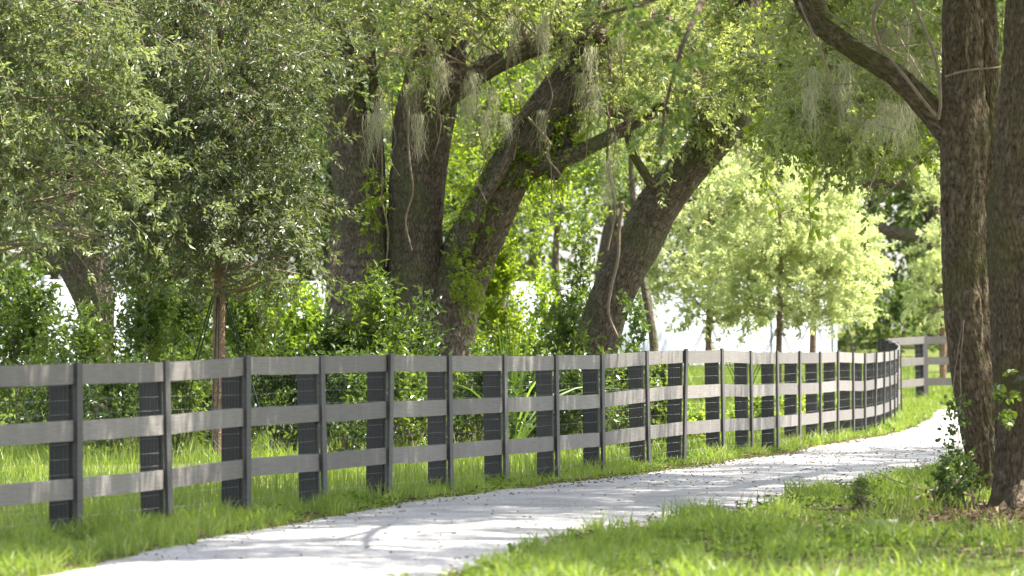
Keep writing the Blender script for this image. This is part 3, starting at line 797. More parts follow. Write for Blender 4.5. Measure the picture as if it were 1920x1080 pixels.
rb, roots = tree('live_oak', 1935, YB, [
    [(1948, 1012, 330), (1942, 978, 220), (1935, 920, 150), (1929, 830, 122), (1923, 700, 120), (1919, 560, 124), (1920, 430, 136), (1932, 290, 136), (1943, 150, 130), (1950, 0, 122), (1955, -200, 100), (1960, -420, 70)],
    [(1915, 930, 60, -.1), (1892, 962, 44, -.3), (1866, 976, 32, -.6), (1836, 984, 18, -1.0)],
    [(1925, 920, 60, -.2), (1915, 975, 46, -.6), (1900, 1005, 34, -1.2), (1880, 1030, 18, -1.9)],
    [(1945, 930, 60, -.2), (1950, 985, 46, -.6), (1960, 1015, 34, -1.2), (1985, 1040, 18, -1.7)],
], 'stout rough-barked oak with flared roots on bare earth beside the slender oak', group='oaks beside the drive', bark='bark_r')
cr = MB()
for (c, r, N) in [((5.6, 46.5, 8.8), (4.4, 4.2, 2.0), 1700), ((1.5, 38.0, 7.7), (1.9, 4.6, 1.2), 2100), ((2.9, 44.2, 7.7), (1.7, 3.8, 1.2), 1500), ((4.0, 49.5, 7.8), (1.7, 3.8, 1.2), 1500), ((5.2, 55, 7.9), (1.7, 3.4, 1.2), 1300), ((4.9, 36, 7.8), (1.8, 3.8, 1.3), 760), ((7.6, 39.0, 8.6), (3.0, 5.6, 1.8), 1900), ((9.3, 58.8, 8.8), (3.0, 4.4, 2.0), 1700), ((11.3, 66.8, 9.2), (3.2, 4.8, 2.2), 2000)]:  # most lobes are out of view, added to shade fence, drive and lawn
    sprigs(cr, ell_points(c, r, int(N * 2.0), .5, .57, .5, 36), np.array(c), 9, .4, .12, .5)
cr.build('crown', M['canopy_leaf'], rb)
hb = MB()
tube(hb, [[4.5, 46, 5.2, .24], [5.6, 49, 7, .18], [7.5, 54, 8.3, .13], [9, 60, 8.8, .09], [11.2, 67, 9, .05]], 12, .3)
tube(hb, [[4.3, 46, 4.6, .2], [3.6, 46.5, 6.4, .12], [3.2, 47.5, 7.6, .06]], 10, .3)
hb.build('limb', M['bark_r'], rb, True)
iv = MB()
for (x, y, rx, ry, N) in [(1882, 765, 18, 50, 9), (1872, 715, 10, 24, 4)]:
    c, r = ell_m((x, y, rx, ry, -.42, .05), YB)
    sprigs(iv, ell_points(c, r, N, .6, 0, 1, 3), c, 6, .1, .06, .8, up=-.2, full=True)
iv.build('ivy_leaves', M['shrub_leaf'], rb)

# ---- young staked oaks
def young(px, Y, tw, base_y, fork_y, blobs, label, mat, dens, leaf=.05, group=None, straps=True, bark='bark_young', per=12, top=None, clump=.5, cs=.36, spray=.38, droop=.35):
    g = P(px, 0, Y); gz = float(ground(g[0], Y))
    t_ = thing('young_oak', (g[0], Y, gz), label, 'tree', group)
    pb = P(px, 0, Y); fz = P(px, fork_y, Y)[2]
    c0, _ = ell_m(blobs[0], Y)
    r = tw / 2 * Y / F
    hb = MB()
    tz = top if top else P(px, blobs[0][1] - blobs[0][3] * .7, Y)[2]
    tube(hb, [[pb[0] - .02, Y, gz - .1, r * 1.5], [pb[0] - .01, Y, gz + .12, r * 1.12], [pb[0], Y, (gz + fz) / 2, r], [pb[0] + .01, Y, fz, r * .95],
              [pb[0] + .04, Y + .05, fz * .55 + tz * .45, r * .6], [pb[0] - .03, Y, tz, r * .2]], 18, .08, .004, seed=int(px), lump=.04)
    hb.build('trunk', M[bark], t_, True)
    lb = MB(); rts = [np.array([pb[0], Y, fz + (tz - fz) * u]) for u in np.linspace(0, .75, 14)]
    branchlets(lb, rts, blobs, Y, 70, r * (.42 if spray > .5 else .24), 5, .2)
    cr = MB()
    for k, b in enumerate(blobs):
        c, rr = ell_m(b, Y); N = int(dens * rr[0] * rr[1] * rr[2] * 4)
        ox = RNG.normal(size=(N // 30, 3)); stray = c + unit(ox) * rr * (.95 + .25 * RNG.random((N // 30, 1)))
        sprays(cr, np.concatenate([ell_points(c, rr, N // 6, .42, clump - .1, cs * 1.3, int(px) + k), stray]), np.array([pb[0], Y, c[2] - .3]), spray, leaf, .40, droop=droop, twig=lb, flat=.35)
    lb.build('branchlets', M['twig'], t_); cr.build('crown', M[mat], t_)
    if straps:
        for k in range(3):
            a = 2 * math.pi * k / 3 + .5; e = np.array([pb[0] + math.cos(a) * .62, Y + math.sin(a) * .62]); ez = float(ground(*e))
            sb = MB(); s = np.array([pb[0] + math.cos(a) * r, Y + math.sin(a) * r, fz - .05])
            for o in (-.035, .035):
                tube(sb, [[s[0] + o * .3, s[1], s[2], .008], [e[0] + o, e[1], ez + .16, .008]], 5, .4)
            sb.build('guy_strap', M['strap'], t_)
            sb = MB(); tube(sb, [[e[0], e[1], ez - .1, .02], [e[0] + math.cos(a) * .04, e[1] + math.sin(a) * .04, ez + .2, .018], [e[0] + math.cos(a) * .05, e[1] + math.sin(a) * .05, ez + .24, .008]], 8, .08)
            sb.build('stake', M['stake'], t_)
    return t_

young(410, 64, 23, 0, 545, [
    (370, 60, 220, 260, 0, 1.5), (480, 110, 80, 120, .3, 1.0), (250, 130, 150, 140, -.2, 1.0), (190, 270, 150, 130, -.3, 1.0), (300, 520, 60, 40, -.5, .4), (510, 525, 56, 30, -.5, .4), (390, 330, 170, 190, 0, 1.3), (455, 320, 80, 190, .1, 1.0), (500, 465, 60, 66, -.4, .6), (330, 480, 90, 70, -.3, .7), (450, 480, 100, 70, 0, .8), (260, 430, 100, 60, -.6, .6), (560, 500, 36, 34, -.5, .4)],
    'young oak with dense dark grey-green crown and reddish staked trunk', 'oak_leaf', 150, .078, None, clump=.55, cs=.36, spray=.62, droop=.45)
young(-190, 54, 26, 0, 560, [
    (-20, 60, 200, 190, -.4, 1.0), (60, 230, 170, 150, -.6, .8), (110, 330, 120, 90, -.4, .7), (0, 400, 80, 80, -.2, .6), (-120, 300, 160, 200, 0, 1.0), (190, 60, 100, 90, -.6, .5), (230, 190, 50, 60, -.7, .4), (170, 440, 60, 50, -.5, .4), (230, 330, 50, 40, -.5, .4), (-120, -100, 220, 160, 0, 1.1)],
    'brighter leafy young oak reaching in beside the old crooked oak', 'oak_leaf_b', 140, .08, None, straps=False, clump=.55, cs=.36, spray=.6, droop=.5)
young(1328, 97, 12, 0, 606, [
    (1330, 400, 95, 110, 0, .9), (1385, 340, 70, 70, 0, .6), (1290, 500, 100, 90, -.1, .8), (1380, 510, 80, 90, 0, .8), (1250, 560, 60, 46, -.1, .5), (1325, 580, 80, 34, -.1, .6), (1400, 590, 60, 36, 0, .5)],
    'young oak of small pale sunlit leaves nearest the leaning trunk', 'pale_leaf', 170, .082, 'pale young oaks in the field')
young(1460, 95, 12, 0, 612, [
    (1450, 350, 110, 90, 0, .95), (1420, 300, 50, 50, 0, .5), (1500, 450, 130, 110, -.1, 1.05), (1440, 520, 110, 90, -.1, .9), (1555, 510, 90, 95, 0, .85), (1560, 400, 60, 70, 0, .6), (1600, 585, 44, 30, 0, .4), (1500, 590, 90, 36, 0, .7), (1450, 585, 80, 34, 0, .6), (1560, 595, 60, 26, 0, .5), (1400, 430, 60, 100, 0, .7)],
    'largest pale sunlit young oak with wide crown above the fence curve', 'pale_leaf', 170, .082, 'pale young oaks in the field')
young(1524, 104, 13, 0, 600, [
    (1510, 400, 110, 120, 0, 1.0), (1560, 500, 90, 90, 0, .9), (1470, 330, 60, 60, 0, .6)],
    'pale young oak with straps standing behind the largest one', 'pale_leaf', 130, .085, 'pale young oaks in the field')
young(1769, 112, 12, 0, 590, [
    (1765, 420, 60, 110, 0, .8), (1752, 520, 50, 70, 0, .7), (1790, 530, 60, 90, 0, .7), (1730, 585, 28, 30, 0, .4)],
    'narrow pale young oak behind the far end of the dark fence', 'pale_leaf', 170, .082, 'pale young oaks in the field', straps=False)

# ---- understorey trees between the oaks and the white fence
def plain_tree(name, X_, Y, h, rad, label, mat, N, leaf, cat='tree', group=None, trunk=.12, z0=.35, bark='bark', nb=7, seed=0, per=9, lw=.55, clump=.44):
    gz = float(ground(X_, Y))
    t_ = thing(name, (X_, Y, gz), label, cat, group)
    hb = MB(); wob = RNG.normal(size=(4, 2)) * rad * .06
    pr = [[X_, Y, gz - .15, trunk * 1.5]] + [[X_ + wob[k, 0], Y + wob[k, 1], gz + h * u, trunk * (1 - .85 * u)] for k, u in enumerate((.12, .35, .6, .9))]
    tube(hb, pr, 14, .3, .008, seed=seed, lump=.04)
    bl = []
    for k in range(nb):
        a = RNG.random() * 6.28; u = RNG.random()
        zc = gz + h * (z0 + (1 - z0) * (.15 + .75 * u)); rr = rad * (.5 + .5 * math.sin(math.pi * (.25 + .7 * u)))
        q = rr * .55 * math.sqrt(RNG.random())
        bl.append((np.array([X_ + q * math.cos(a), Y + q * math.sin(a), zc]), np.array([rr * .62, rr * .62, h * (1 - z0) * .24])))
    hb.build('trunk', M[bark], t_, True)
    lb = MB(); branchlets(lb, [np.array([X_, Y, gz + h * u]) for u in np.linspace(.25, .85, 12)], bl, 0, 26, trunk * .4, 5, .2)
    lb.build('branchlets', M['twig'], t_)
    cr = MB()
    for k, (c, r) in enumerate(bl):
        sprigs(cr, ell_points(c, r, N // nb, .5, clump, rad * .28, seed + k), c, per, leaf * 4, leaf, lw)
    cr.build('crown', M[mat], t_)
    return t_

plain_tree('understorey_tree', P(930, 0, 88)[0], 88, 6.2, 1.9, 'sunlit yellow-green tree glimpsed between the stems of the massive oak', 'vine_leaf', 1000, .085, z0=.42, trunk=.08, seed=3)
plain_tree('understorey_tree', P(1190, 0, 90)[0], 90, 6.8, 1.7, 'green tree behind the fork of the leaning oak', 'canopy_leaf', 1000, .085, z0=.5, trunk=.08, seed=4)
plain_tree('understorey_tree', P(1050, 0, 112)[0], 112, 6.5, 2.4, 'blue-green rounded tree beyond the gap between the two oaks', 'far_leaf', 1500, .12, z0=.3, trunk=.1, seed=5)
plain_tree('understorey_tree', P(640, 0, 96)[0], 96, 7.5, 2.2, 'leafy tree shut in behind the left stem of the massive oak', 'dark_leaf', 1300, .10, z0=.35, trunk=.1, seed=6)

# ---- the wood at the back
k = 0
for row, (yb, xs, hh) in enumerate([(146, np.arange(-15.5, 18, 3.7), 13), (158, np.arange(-18, 21, 4.2), 16), (174, np.arange(-19, 24, 4.6), 20), (190, np.arange(-21, 27, 4.2), 24)]):
    for x in xs:
        x = x + RNG.uniform(-.7, .7); yy = yb + RNG.uniform(-3, 3)
        plain_tree('forest_tree', x, yy, hh * RNG.uniform(.9, 1.15), RNG.uniform(2.7, 3.5), 'dark leafy tree in the wood behind the white panel fence', 'far_leaf', 900, .28,
                   group='trees of the wood at the back', trunk=.22, z0=.0, nb=10, seed=100 + k, per=8, clump=.40); k += 1
# a dark oak at the far end of the drive with low horizontal limbs
fo, roots = tree('live_oak', 1750, 124, [
    [(1790, 720, 60), (1786, 600, 48), (1784, 480, 44), (1780, 380, 40), (1790, 200, 36), (1800, 0, 28)],
    [(1784, 350, 26), (1730, 346, 22), (1660, 344, 20), (1590, 348, 16), (1530, 340, 10)],
    [(1784, 500, 26), (1740, 452, 22), (1700, 440, 24), (1650, 428, 20), (1600, 390, 12)],
], 'shadowed oak with low level limbs beyond the end of the drive', segs=20, step=.2)
cr = MB()
for (b, N) in [((1640, 120, 130, 110, 0, 2.2), 700), ((1760, 160, 110, 120, 0, 2.2), 600), ((1700, 270, 60, 40, -1, .8), 110), ((1610, 290, 60, 36, -1, .8), 70), ((1850, 260, 90, 130, 0, 2), 400), ((1700, -60, 200, 110, 0, 3), 700)]:
    c, r = ell_m(b, 124); sprigs(cr, ell_points(c, r, N, .5, .42, .8, 15), c, 9, .4, .13, .55)
cr.build('crown', M['far_leaf'], fo)

# ------------------------------------------------------------------ shrubs under the trees
def shrub(px, py, rx, ry, Y, mat, N, leaf, label, lw=.5, group=None, name='shrub', up=.3, full=True, per=9, clump=.35):
    """a bush from its own foot on the ground up to the height seen in the picture"""
    c = P(px, py, Y); s = Y / F
    gz = float(ground(c[0], Y)); top = c[2] + ry * s
    t_ = thing(name, (c[0], Y, gz), label, 'shrub', group)
    h = max(.25, top - gz)
    bl = [(np.array([c[0], Y, gz + h * .62]), np.array([rx * s * .8, rx * s * .7, h * .38])),
          (np.array([c[0] - rx * s * .35, Y - .1, gz + h * .40]), np.array([rx * s * .65, rx * s * .6, h * .38])),
          (np.array([c[0] + rx * s * .35, Y - .15, gz + h * .38]), np.array([rx * s * .65, rx * s * .6, h * .36])),
          (np.array([c[0] + rx * s * .15, Y, gz + h * .75]), np.array([rx * s * .4, rx * s * .4, h * .25]))]
    sb = MB(); cr = MB()
    for k in range(10):
        b_ = bl[RNG.integers(4)]; e = b_[0] + rand_dir(1)[0] * b_[1] * .8
        f0 = np.array([c[0] + RNG.normal() * .08, Y + RNG.normal() * .08, gz - .05])
        m1 = (f0 + e) / 2 + RNG.normal(size=3) * .08
        tube(sb, [[*f0, .014], [*m1, .011], [*e, .004]], 5, .12, cap=False)
    sb.build('stems', M['vine'], t_)
    for k, (cc, r) in enumerate(bl):
        sprigs(cr, ell_points(cc, r, N // 4, .5, clump, .3, int(px) + k), np.array([c[0], Y, gz + h * .3]), per, leaf * 2.6, leaf, lw, up=up, full=full, flat=.4)
    cr.build('foliage', M[mat], t_)
    return t_

G = 'shrubs under the oaks'
shrub(40, 590, 120, 66, 71, 'shrub_leaf', 420, .085, 'leafy green shrub at the foot of the brighter young oak', group=G)
shrub(130, 630, 100, 60, 69, 'shrub_leaf', 260, .08, 'low green shrub in front of the old crooked trunk', group=G)
shrub(265, 590, 100, 80, 72, 'shrub_leaf', 420, .085, 'green shrub just beyond the old crooked trunk', group=G)
shrub(350, 580, 90, 80, 76, 'shrub_leaf', 380, .08, 'shrub in the gap behind the reddish sapling trunk', group=G)
shrub(460, 600, 84, 80, 75, 'shrub_leaf', 360, .08, 'bushy shrub on the drive side of the staked sapling', group=G)
shrub(548, 595, 90, 64, 80, 'sunlit_lime_leaf', 560, .085, 'bright lime-green sunlit shrub left of the massive oak', group=G)
shrub(690, 590, 100, 68, 66, 'shrub_leaf', 360, .11, 'dark shrub with long pointed leaves at the massive oak foot', .30, group=G)
shrub(770, 620, 70, 50, 67, 'dark_leaf', 200, .10, 'small dark shrub against the base of the massive oak', .3, group=G)
shrub(610, 640, 70, 36, 66, 'dark_leaf', 200, .09, 'low dark shrub below the bright lime-green shrub', .45, group=G)
shrub(1010, 560, 80, 60, 80, 'sunlit_lime_leaf', 260, .08, 'loose lime-leaved shrub filling the gap between the oaks', group=G)
shrub(930, 500, 56, 110, 77, 'vine_leaf', 330, .085, 'tall sunlit shrub beneath the leaning limb of the massive oak', .6, group=G)
shrub(1080, 500, 64, 90, 79, 'shrub_leaf', 240, .085, 'upright shrub just left of the leaning oak trunk', group=G)
shrub(1050, 620, 80, 50, 74, 'shrub_leaf', 280, .08, 'broad green shrub at the foot of the leaning oak', group=G)
shrub(880, 620, 50, 70, 76, 'sunlit_lime_leaf', 200, .07, 'fine-leaved yellow-green shrub beside the base of the massive oak', group=G)
shrub(1190, 610, 46, 46, 70, 'dark_leaf', 90, .085, 'sparse dark-leaved shrub right of the leaning oak', .6, group=G)
for (x, y, rx, Y, mt) in [(215, 745, 90, 66, 'dark_leaf'), (330, 730, 80, 67, 'shrub_leaf'), (520, 730, 90, 66, 'dark_leaf'), (630, 740, 100, 63, 'dark_leaf'), (740, 740, 90, 64, 'shrub_leaf'), (830, 760, 80, 66, 'shrub_leaf'), (900, 735, 80, 65, 'dark_leaf'),
                          (990, 745, 80, 66, 'shrub_leaf'), (1080, 735, 90, 66, 'dark_leaf'), (1165, 725, 80, 67, 'shrub_leaf'), (1230, 755, 40, 68, 'shrub_leaf'), (420, 735, 70, 69, 'dark_leaf'), (100, 740, 90, 68, 'dark_leaf')]:
    shrub(x, y, rx, 65, Y, mt, 230, .08, ('low dark undergrowth bush seen through the rails of the fence' if mt == 'dark_leaf' else 'low mid-green undergrowth bush seen through the rails of the fence'), group='undergrowth behind the fence rails')
for (x, y, rx, ry, Y) in [(1420, 770, 40, 30, 78), (1470, 770, 44, 34, 82), (1545, 760, 40, 30, 84), (1300, 800, 30, 16, 72)]:
    shrub(x, y, rx, ry, Y, 'sunlit_lime_leaf', 120, .07, 'small bright bush seen through the far rails of the fence', group='bright bushes behind the far rails')
for (x, y, rx, ry, Y, lab) in [(20, 560, 110, 60, 90, 'tall dark shrub close behind the old crooked oak, away from the drive'), (400, 545, 110, 60, 92, 'tall dark shrub standing behind the reddish sapling trunk'), (480, 560, 80, 50, 94, 'dark shrub behind the bright lime-green shrub'), (300, 560, 60, 44, 91, 'narrow dark shrub between the crooked oak and the sapling'), (900, 560, 90, 50, 92, 'dark shrub behind the forked base of the massive oak')]:
    shrub(x, y, rx, ry, Y, 'dark_leaf', 420, .11, lab)
shrub(1600, 580, 90, 60, 140, 'far_leaf', 260, .14, 'round dark bush past the end of the white panel fence')
shrub(1680, 600, 80, 60, 136, 'far_leaf', 240, .14, 'dark bush behind the corner of the rail fence')
shrub(1800, 895, 44, 26, 46.6, 'dark_leaf', 50, .045, 'leafy creeper bush at the foot of the slender mossy oak', .6)
shrub(1770, 900, 24, 24, 45.8, 'dark_leaf', 40, .05, 'small dark weed in the grass before the slender mossy oak', .5)
shrub(1612, 945, 22, 24, 45.2, 'dark_leaf', 110, .035, 'little dark fir-like tuft standing in the grass', .18)

# strap-leaved palm
c = P(958, 0, 65); gz = float(ground(c[0], 65))
pl = thing('palmetto', (c[0], 65, gz), 'fan of long narrow bright leaves rising behind the fence rail', 'plant')
for k in range(30):
    a = RNG.uniform(-1, 1); L = RNG.uniform(1.1, 1.75); az = RNG.uniform(0, 6.28); lean_ = a * a * .75 + .05
    d = np.array([math.cos(az) * lean_, math.sin(az) * lean_ * .7, 1.0]); d /= np.linalg.norm(d)
    m_ = 9; s = np.linspace(0, 1, m_)
    cc = np.array([c[0], 65, gz + .02]) + d * (s * L)[:, None] + np.stack([np.cos(az) * s ** 2.4 * .35 * lean_ * L, np.sin(az) * s ** 2.4 * .3 * lean_ * L, -s ** 2.6 * .55 * lean_ * L], -1)
    wv = .013 * np.sin(np.pi * np.clip(.12 + s * .88, 0, 1)) ** .6
    sd_ = np.cross(d, np.array([0, -1, .2])); sd_ /= np.linalg.norm(sd_)
    v = np.concatenate([cc - sd_ * wv[:, None], cc + sd_ * wv[:, None]]); q = np.arange(m_ - 1)
    fb = MB(); fb.add(v, f4=np.stack([q, q + 1, q + 1 + m_, q + m_], -1), tint=RNG.random())
    fb.build('frond', M['frond'], pl)

# creeper with round leaves hanging before the pale trees
for (x, y0, y1, Y, lab) in [(1440, 240, 400, 58, 'string of heart-shaped creeper leaves hanging left before the pale oak'), (1522, 250, 445, 57, 'longest string of heart-shaped creeper leaves hanging before the pale oak')]:
    top = P(x, y0 - 260, Y); vt = thing('hanging_creeper', tuple(P(x, y1, Y)), lab, 'vine', 'creepers hanging before the pale oaks')
    hb = MB(); pts_ = [P(x + RNG.normal() * 6, y, Y) for y in np.linspace(y0 - 260, y1, 8)]
    tube(hb, [[*p, .004] for p in pts_], 5, .1); hb.build('stem', M['vine'], vt)
    q = catmull(np.array(pts_), 12); n_ = 90; u = RNG.random(n_) ** .7
    pos = q[(u * (len(q) - 1)).astype(int)] + RNG.normal(size=(n_, 3)) * np.array([.05, .05, .02])
    lb = MB(); add_leaves(lb, pos, unit(rand_dir(n_) * .6 + np.array([0, 0, -1])), unit(rand_dir(n_) + np.array([0, -1, .3])), .055 + .02 * RNG.random(n_), .05 + .015 * RNG.random(n_), RNG.random(n_), full=True)
    lb.build('leaves', M['vine_leaf'], vt)
vt = thing('hanging_creeper', tuple(P(1785, 870, 48)), 'thin dark-leaved creeper dangling against the bright drive by the slender oak', 'vine')
hb = MB(); lb = MB()
for (x0, x1) in [(1800, 1778), (1806, 1795)]:
    pts_ = [P(x0 + (x1 - x0) * u + RNG.normal() * 3, 600 + 265 * u, 48.3) for u in np.linspace(0, 1, 8)]
    tube(hb, [[*p, .004] for p in pts_], 5, .1)
    q = catmull(np.array(pts_), 12); n_ = 60; u = .55 + .45 * RNG.random(n_)
    pos = q[(u * (len(q) - 1)).astype(int)] + RNG.normal(size=(n_, 3)) * np.array([.05, .04, .02])
    add_leaves(lb, pos, rand_dir(n_), unit(rand_dir(n_) + np.array([0, -1, .3])), .035 + .02 * RNG.random(n_), .03 + .01 * RNG.random(n_), RNG.random(n_), full=True)
hb.build('stem', M['vine'], vt); lb.build('leaves', M['dark_leaf'], vt)

# ------------------------------------------------------------------ grass
def blades(name, x, y, h, wd_, lean_=.35, dry=.12, label=None, cs=.35, far=False):
    n_ = len(x)
    z = ground(x, y) - .01
    base = np.stack([x, y, z], -1)
    hh = h * (.55 + .75 * RNG.random(n_)) * (.25 + 1.7 * vnoise(np.stack([x / cs, y / (cs * 1.6), np.zeros(n_)], -1), 21) ** 1.5)
    az = RNG.random(n_) * 6.283
    ld = np.stack([np.cos(az), np.sin(az), np.zeros(n_)], -1) * (lean_ * RNG.random(n_) * hh)[:, None]
    sa = RNG.random(n_) * 6.283
    s = np.stack([np.cos(sa), np.sin(sa) * .5, np.zeros(n_)], -1) * (wd_ * (.6 + .7 * RNG.random(n_)) / 2)[:, None]
    up = np.array([0, 0, 1.])
    mid = base + up * (hh * .55)[:, None] + ld * .3
    tip = base + up * (hh * .95)[:, None] + ld * 1.25
    tint = np.clip(.35 + .45 * (vnoise(np.stack([x / .5, y / 1.0, np.zeros(n_)], -1), 4) - .5) * 1.3 + (RNG.random(n_) - .5) * .4, 0, .75)
    tint = np.where(RNG.random(n_) < dry, .8 + .2 * RNG.random(n_), tint)
    mb = MB()
    if far:
        v = np.stack([base - s, base + s, tip], 1).reshape(-1, 3); k_ = np.arange(n_)[:, None] * 3
        mb.add(v, f3=k_ + np.array([[0, 1, 2]]), tint=np.repeat(tint, 3))
    else:
        v = np.stack([base - s, base + s, mid + s * .8, mid - s * .8, tip], 1).reshape(-1, 3); k_ = np.arange(n_)[:, None] * 5
        mb.add(v, f4=k_ + np.array([[0, 1, 2, 3]]), f3=k_ + np.array([[3, 2, 4]]), tint=np.repeat(tint, 5))
    o = mb.build(name, M['grass']); tag(o, label, 'grass', kind='stuff')

def scatter(n_, y0, y1, fl, fr, power=1.0):
    y = y0 + (y1 - y0) * RNG.random(n_) ** power
    a, b = fl(y), fr(y)
    # keep density even where the strip narrows
    wdt = np.clip(b - a, 0, None); keep = RNG.random(n_) < wdt / wdt.max()
    y, a, b = y[keep], a[keep], b[keep]
    return a + (b - a) * RNG.random(len(y)), y

fxl = lambda y: np.interp(y, _fy, _fx)
edge = lambda y: (fbm(np.stack([y * 1.1, y * .3, np.zeros_like(y)], -1), 12, 3) - .5) * .28
x, y = scatter(150000, 30, 101, lambda y: fxl(y) - .25, lambda y: path_l(y) + .05 + edge(y), 1.25)
bare = fbm(np.stack([x / .5, y / .9, x * 0], -1), 61, 2); keep = RNG.random(len(x)) < np.clip((bare - .3) * 5, .12, 1); x, y = x[keep], y[keep]
blades('verge_grass', x, y, .125, .010, .65, .16, 'bright tufted grass verge between the dark fence and the drive')
x, y = scatter(170000, 27, 72, lambda y: path_r(y) - .08 + edge(y + 60), lambda y: .0905 * y + 1.6, 1.2)
dd_ = np.hypot(x - 4.0, (y - 42.4) * .25); keep = RNG.random(len(x)) < np.clip((dd_ - .85) / .6 + .8 * (vnoise(np.stack([x, y, x * 0], -1) * 1.4, 9) - .5), .05, 1)
bare = vnoise(np.stack([x / .8, y / 1.5, x * 0], -1), 19); keep &= RNG.random(len(x)) < np.clip((bare - .32) * 5, .08, 1)
x, y = x[keep], y[keep]
blades('lawn_grass', x, y, .115, .011, .65, .14, 'soft grass in front of the pair of oaks right of the drive')
x, y = scatter(120000, 34, 78, lambda y: -.0905 * y - 1.2, lambda y: fxl(y) - .1, 1.0)
bare = vnoise(np.stack([x / 1.3, y / 1.8, x * 0], -1), 29); keep = RNG.random(len(x)) < np.clip((bare - .2) * 5, .08, 1)
blades('meadow_grass', x[keep], y[keep], .19, .009, .45, .14, 'long sunlit grass behind the dark fence under the oaks')
x, y = scatter(110000, 76, 134, lambda y: -.0905 * y - 1.5, lambda y: np.where(y < 102, fxl(np.minimum(y, 100)) - .1, 9.0), 1.0)
blades('field_grass', x, y, .20, .02, .5, .08, 'open bright field grass between the oaks and the white fence', far=True)
x, y = scatter(30000, 62, 104, lambda y: path_r(np.minimum(y, 93)) - .05, lambda y: np.maximum(.0905 * y + 2.5, path_r(np.minimum(y, 93)) + 1), 1.0)
blades('roadside_grass', x, y, .16, .012, .5, .1, 'grass along the far right side of the drive')
x, y = scatter(16000, 101.8, 116, lambda y: np.full_like(y, 7.0), lambda y: np.full_like(y, 14.0), 1.0)
blades('corner_grass', x, y, .16, .014, .5, .1, 'grass around the far corner of the dark fence')

# ------------------------------------------------------------------ litter on the drive and under the trees
m_litter = leafmat('litter', (.05, .035, .022), (.11, .075, .045), (.22, .16, .10), (.15, .1, .05), .15, .8, .2)
mb = MB()
def litter(n_, x, y, sz, lift=.012):
    z = ground(x, y) + lift
    base = np.stack([x, y, z], -1); d = rand_dir(n_); d[:, 2] *= .25; d = unit(d)
    nr = unit(np.array([0, 0, 1.]) + RNG.normal(size=(n_, 3)) * .35)
    ln = sz * (.5 + RNG.random(n_)); add_leaves(mb, base, d, nr, ln, ln * .45, RNG.random(n_))
n_ = 2600; y = np.where(RNG.random(n_) < .6, RNG.uniform(52, 76, n_), RNG.uniform(34, 92, n_)); u = RNG.random(n_); u = np.where(RNG.random(n_) < .45, u * .18, u)
x = path_l(y) + (path_r(y) - path_l(y)) * u
litter(n_, x, y, .032, .045)
n_ = 5000; x = RNG.normal(3.9, .55, n_); y = RNG.normal(42.4, 2.6, n_)
litter(n_, x, y, .06)
n_ = 2500; y = RNG.uniform(32, 46, n_); x = RNG.uniform(0, 1, n_) * 3.5 + path_r(y)
litter(n_, x, y, .05, .03)
n_ = 2600; y = RNG.uniform(31, 95, n_); x = np.where(RNG.random(n_) < .6, path_l(y) + RNG.normal(-.02, .09, n_), path_r(y) + RNG.normal(.02, .1, n_))
litter(n_, x, y, .045, .04)
tag(mb.build('leaf_litter', m_litter), 'brown fallen leaves scattered on the drive and round the oak roots', 'leaf litter', kind='stuff')
mb = MB()
for k in range(36):
    y = RNG.uniform(46, 74); u = RNG.random(); x = float(path_l(y) + (path_r(y) - path_l(y)) * u); a = RNG.random() * 3.14; L = RNG.uniform(.05, .2)
    z = float(ground(x, y)) + .048
    e = np.array([math.cos(a), math.sin(a), 0]) * L
    z2 = float(ground(x + e[0], y + e[1])) + .048
    tube(mb, [[x, y, z, .005], [x + e[0] * .5 + RNG.normal() * .02, y + e[1] * .5, (z + z2) / 2 + .008, .005], [x + e[0], y + e[1], z2, .003]], 4, .1)
tag(mb.build('fallen_twigs', M['twig']), 'thin fallen twigs scattered over the pale drive', 'twigs', kind='stuff')
n_ = 9000; y = RNG.uniform(30, 66, n_); x = RNG.uniform(0, 1, n_) * (3.2 + .03 * y) + path_r(y) - .05
keep = (vnoise(np.stack([x / .7, y / 1.3, x * 0], -1), 55) > .56) & (np.hypot(x - 4.0, (y - 42.4) * .25) > 1.2); x, y = x[keep], y[keep]
n2_ = 5000; y2 = RNG.uniform(32, 98, n2_); u = RNG.random(n2_); x2 = fxl(y2) * (1 - u) + path_l(y2) * u
keep = vnoise(np.stack([x2 / .5, y2 / 1.0, x2 * 0], -1), 56) > .55; x = np.concatenate([x, x2[keep]]); y = np.concatenate([y, y2[keep]]); n_ = len(x)
mb = MB(); base = np.stack([x, y, ground(x, y) + RNG.uniform(.02, .10, n_)], -1)
add_leaves(mb, base, unit(rand_dir(n_) * np.array([1, 1, .4]) + np.array([0, 0, .3])), unit(rand_dir(n_) * .5 + np.array([0, 0, 1.])), RNG.uniform(.03, .07, n_), RNG.uniform(.02, .035, n_), RNG.random(n_), full=True)
m_weed = leafmat('weed', (.04, .07, .015), (.07, .12, .022), (.11, .16, .035), (.2, .3, .03), .4, .7, .15)
tag(mb.build('weeds', m_weed), 'small broad-leaved weeds growing through the grass beside the drive', 'weeds', kind='stuff')
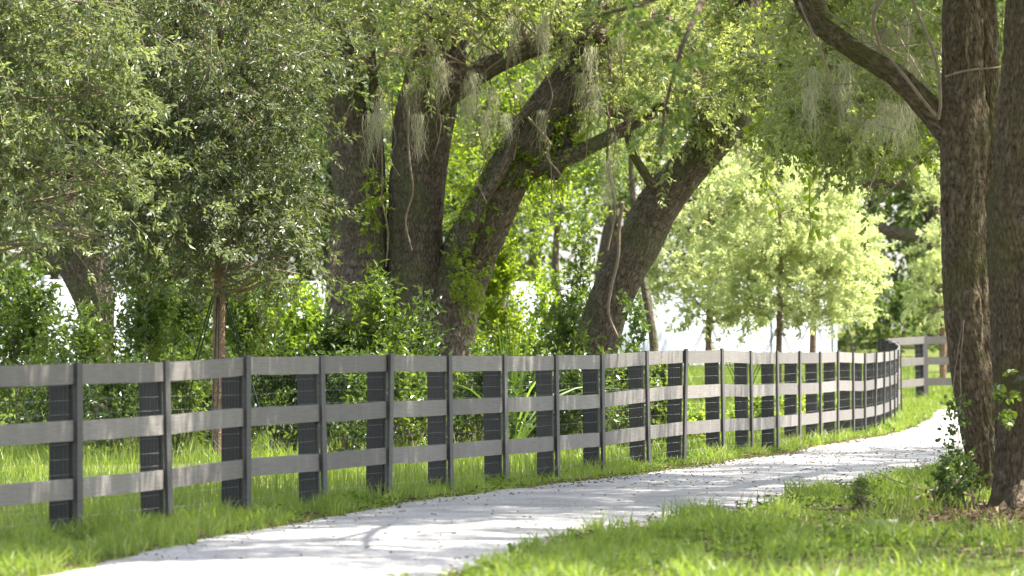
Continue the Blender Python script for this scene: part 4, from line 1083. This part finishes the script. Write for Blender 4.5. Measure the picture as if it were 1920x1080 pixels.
# fallen branch and stone in the grass by the right-hand oaks
def gp(px, py):
    Y = 14400.0 / (py - HOR); p = P(px, py, Y); return np.array([p[0], Y, float(ground(p[0], Y))])
a, b_, c, d = gp(1690, 960), gp(1745, 940), gp(1800, 925), gp(1880, 905)
fb = thing('fallen_branch', tuple(b_), 'bare fallen branch lying in the grass before the stout oak', 'branch')
hb = MB(); tube(hb, [[*(a + [0, 0, .04]), .008], [*(b_ + [0, 0, .09]), .014], [*(c + [0, 0, .07]), .018], [*(d + [0, 0, .10]), .024]], 8, .06, .003)
hb.build('branch', M['twig'], fb)
hb = MB()
for q in range(6):
    u = RNG.random(); s0 = (b_ if q % 2 else c) + np.array([RNG.normal() * .1, 0, .09]); e = s0 + np.array([RNG.normal() * .2, RNG.normal() * .1, .12 + .1 * u])
    hb = MB(); tube(hb, [[*s0, .008], [*((s0 + e) / 2 + RNG.normal(size=3) * .02), .006], [*e, .003]], 5, .05); hb.build('side_twig', M['twig'], fb)
c = gp(1665, 985); hb = MB()
ico = []
nn_, mm_ = 14, 7
th = np.linspace(0, 2 * math.pi, nn_, endpoint=False)
V = []
for k in range(mm_):
    ph = math.pi * (k + .5) / mm_
    for q in th:
        dvec = np.array([math.cos(q) * math.sin(ph), math.sin(q) * math.sin(ph), math.cos(ph)])
        r_ = 1 + .35 * (float(vnoise((dvec * 1.7 + 5)[None], 44)[0]) - .5)
        V.append(c + np.array([dvec[0] * .13, dvec[1] * .12, np.clip(dvec[2], -.6, .55) * .06]) * r_ + [0, 0, .02])
Fq = [(k * nn_ + q, k * nn_ + (q + 1) % nn_, (k + 1) * nn_ + (q + 1) % nn_, (k + 1) * nn_ + q) for k in range(mm_ - 1) for q in range(nn_)]
hb.add(V, f4=Fq); V = np.array(V)
hb.add(np.vstack([V[:nn_], V[:nn_].mean(0)]), f3=[(q, (q + 1) % nn_, nn_) for q in range(nn_)])
tag(hb.build('stone', M['stone'], smooth_shade=True), 'flat pale stone lying in the grass beside the dark tuft', 'stone')
